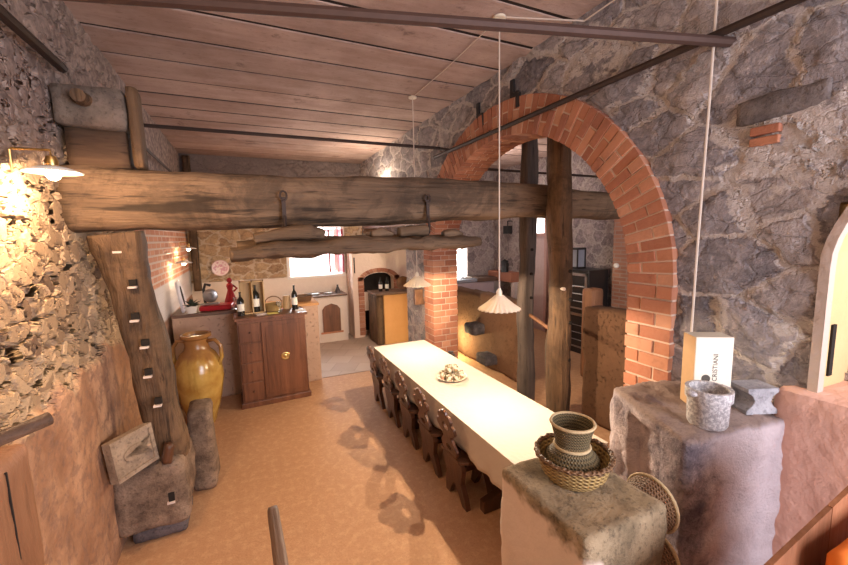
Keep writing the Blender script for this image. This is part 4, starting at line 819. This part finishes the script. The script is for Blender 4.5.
o = MB().box(2.36, 2.52, 5.55, 5.62, 1.2, 1.45).build('wall_box', M['bench'], None, False, .006); tag(o, 'small dark wooden box fixed on the pier beside the brick arch', 'box')
o.location = (0.04, 0, 0)

# ------------------------------------------------------------------ second room through the arch
def wavy_wall(y0, y1, top, label, seed, mat='brown_wall'):
    return tag(rough_box(MB(), 3.65, 3.95, y0, y1, 0, top, .07, .06, .035, seed, 1.6).build('low_wall', M[mat], None, 'all'), label, 'wall')
wavy_wall(4.55, 6.7, 1.28, 'long brown low wall with jutting stone steps in the second room', 71)
wavy_wall(2.0, 3.36, 1.42, 'brown low wall with a wavy edge right of the two posts', 73)
for i, (y, z, lb) in enumerate([(5.62, .66, 'upper dark lava step jutting from the long brown low wall'), (5.25, .22, 'lower dark lava step jutting from the long brown low wall')]):
    o = rough_box(MB(), 3.42, 3.72, y - .16, y + .16, z - .09, z + .09, .04, .05, .02, 80 + i).build('stone_step', M['lava'], None, 'all'); tag(o, lb, 'step')
rk = thing('cooker', 'tall black and steel oven cooker in the second room behind the posts', 'cooker', (5.62, 5.36, 0))
MB().box(0, .5, -.34, .40, 0, 1.6).build('body', M['black'], rk, False, .01)
for z0, z1 in ((.12, .78), (.86, 1.54)):
    dr = MB().box(-.02, 0, -.32, .38, z0, z1).build('oven_door', M['black'], rk)
    MB().box(-.03, -.02, -.32, .38, z1 - .05, z1).box(-.03, -.02, -.32, .38, z0, z0 + .03).box(-.03, -.02, -.32, -.27, z0, z1).box(-.03, -.02, .34, .38, z0, z1).build('steel_trim', M['steel'], dr)
    for k in range(3): MB().tube([(-.028, -.26, z0 + .15 + k * .14), (-.028, .32, z0 + .15 + k * .14)], .008, 6).build('rack_bar', M['steel'], dr)
la = thing('lantern', 'dark square lantern standing on top of the black cooker', 'lantern', (5.85, 5.52, 1.602))
MB().box(-.11, .11, -.11, .11, 0, .03).box(-.11, .11, -.11, .11, .36, .40).box(-.11, -.09, -.11, -.09, .03, .36).box(-.11, -.09, .09, .11, .03, .36).box(.09, .11, -.11, -.09, .03, .36).box(.09, .11, .09, .11, .03, .36).build('frame', M['black'], la); MB().box(-.09, .09, -.09, .09, .031, .36).build('glass', M['coldgrey'], la)
bc2 = thing('brick_pier', 'square brick pier with a small white lamp beyond the near brick arch jamb', 'pier', (6.2, 4.68, 0))
MB().box(-.09, .1, -.25, .25, 0, ZC).build('bricks', (lambda: (lambda a: (a.base(a.node('TexBrick', {'Vector': a.node('CombineXYZ', {0: a.math('ADD', a.xyz()[1], a.xyz()[0]), 1: a.xyz()[2], 2: 0.0}).outputs[0], 'Color1': (.36, .16, .10), 'Color2': (.46, .23, .15), 'Mortar': (.40, .28, .22), 'Scale': 1.0, 'Mortar Size': .01, 'Brick Width': .26, 'Row Height': .07}).outputs[0]), a.m)[1])(NT('brick_pier_courses', .9, .2)))(), bc2)
MB().ball((-.12, .15, 1.68), .05).build('lamp', M['enamel'], bc2, 'all')
o = rough_box(MB(), 4.7, 4.95, 4.12, 4.34, 0, 1.44, .06, .04, .01, 90).build('masonry_stub', M['redpost'], None, 'all'); tag(o, 'reddish stub peeking over the wavy brown low wall beside the cooker', 'masonry')
kc = thing('back_counter', 'cool grey counter with a dark top under the tall bright window', 'counter', (4.6, 8.35, 0))
MB().box(0, 1.3, 0, .55, 0, 1.08).build('base', M['mauve'], kc, False, .01); MB().box(-.02, .75, -.02, .55, 1.10, 1.16).build('worktop', M['coldgrey'], kc); MB().box(.75, 1.37, -.04, .55, 1.08, 1.18).build('worktop', M['counter_top'], kc)
o = MB().box(-.1, .1, -.12, .12, 0, .05).build('white_dish', M['enamel'], None, False, .02, (5.2, 8.6, 1.164)); tag(o, 'small white dish on the grey counter below the tall window', 'dish')
bs2 = tag(rough_box(MB(), 4.72, 5.1, 8.0, 8.3, 0, .72, .06, .04, .01, 91).build('grey_stool', M['coldgrey'], None, 'all'), 'low blue grey block in front of the grey counter', 'block')
bl2 = thing('brick_shelf', 'short brick shelf on the far wall carrying a black coffee pot', 'shelf', (6.12, 8.2, 0))
MB().box(-.14, .18, -.45, .55, 1.08, 1.32).build('bricks', M['brick'], bl2, False, .004); MB().box(-.1, .2, -.5, -.4, 0, 1.08).build('support', M['pale_plaster'], bl2); MB().box(-.1, .2, .4, .5, 0, 1.08).build('support', M['pale_plaster'], bl2)
cp = thing('coffee_pot', 'black coffee pot standing on the brick shelf of the far room', 'pot', (6.05, 8.1, 1.322))
MB().lathe([(0, 0), (.10, 0), (.075, .14), (.095, .28), (.02, .32), (0, .34)], 14).build('body', M['black'], cp, True); MB().tube([(0, -.09, .26), (0, -.15, .22), (0, -.13, .08)], .012, 6).build('handle', M['black'], cp, 'all')
o = MB().tube([(6.24, 8.05, 2.62), (6.1, 8.05, 2.62), (6.1, 8.05, 2.5)], .015, 6).box(6.02, 6.18, 7.97, 8.13, 2.30, 2.5).build('wall_lantern', M['black'], None); tag(o, 'black wall lantern high on the pale rubble wall of the far room', 'lantern')
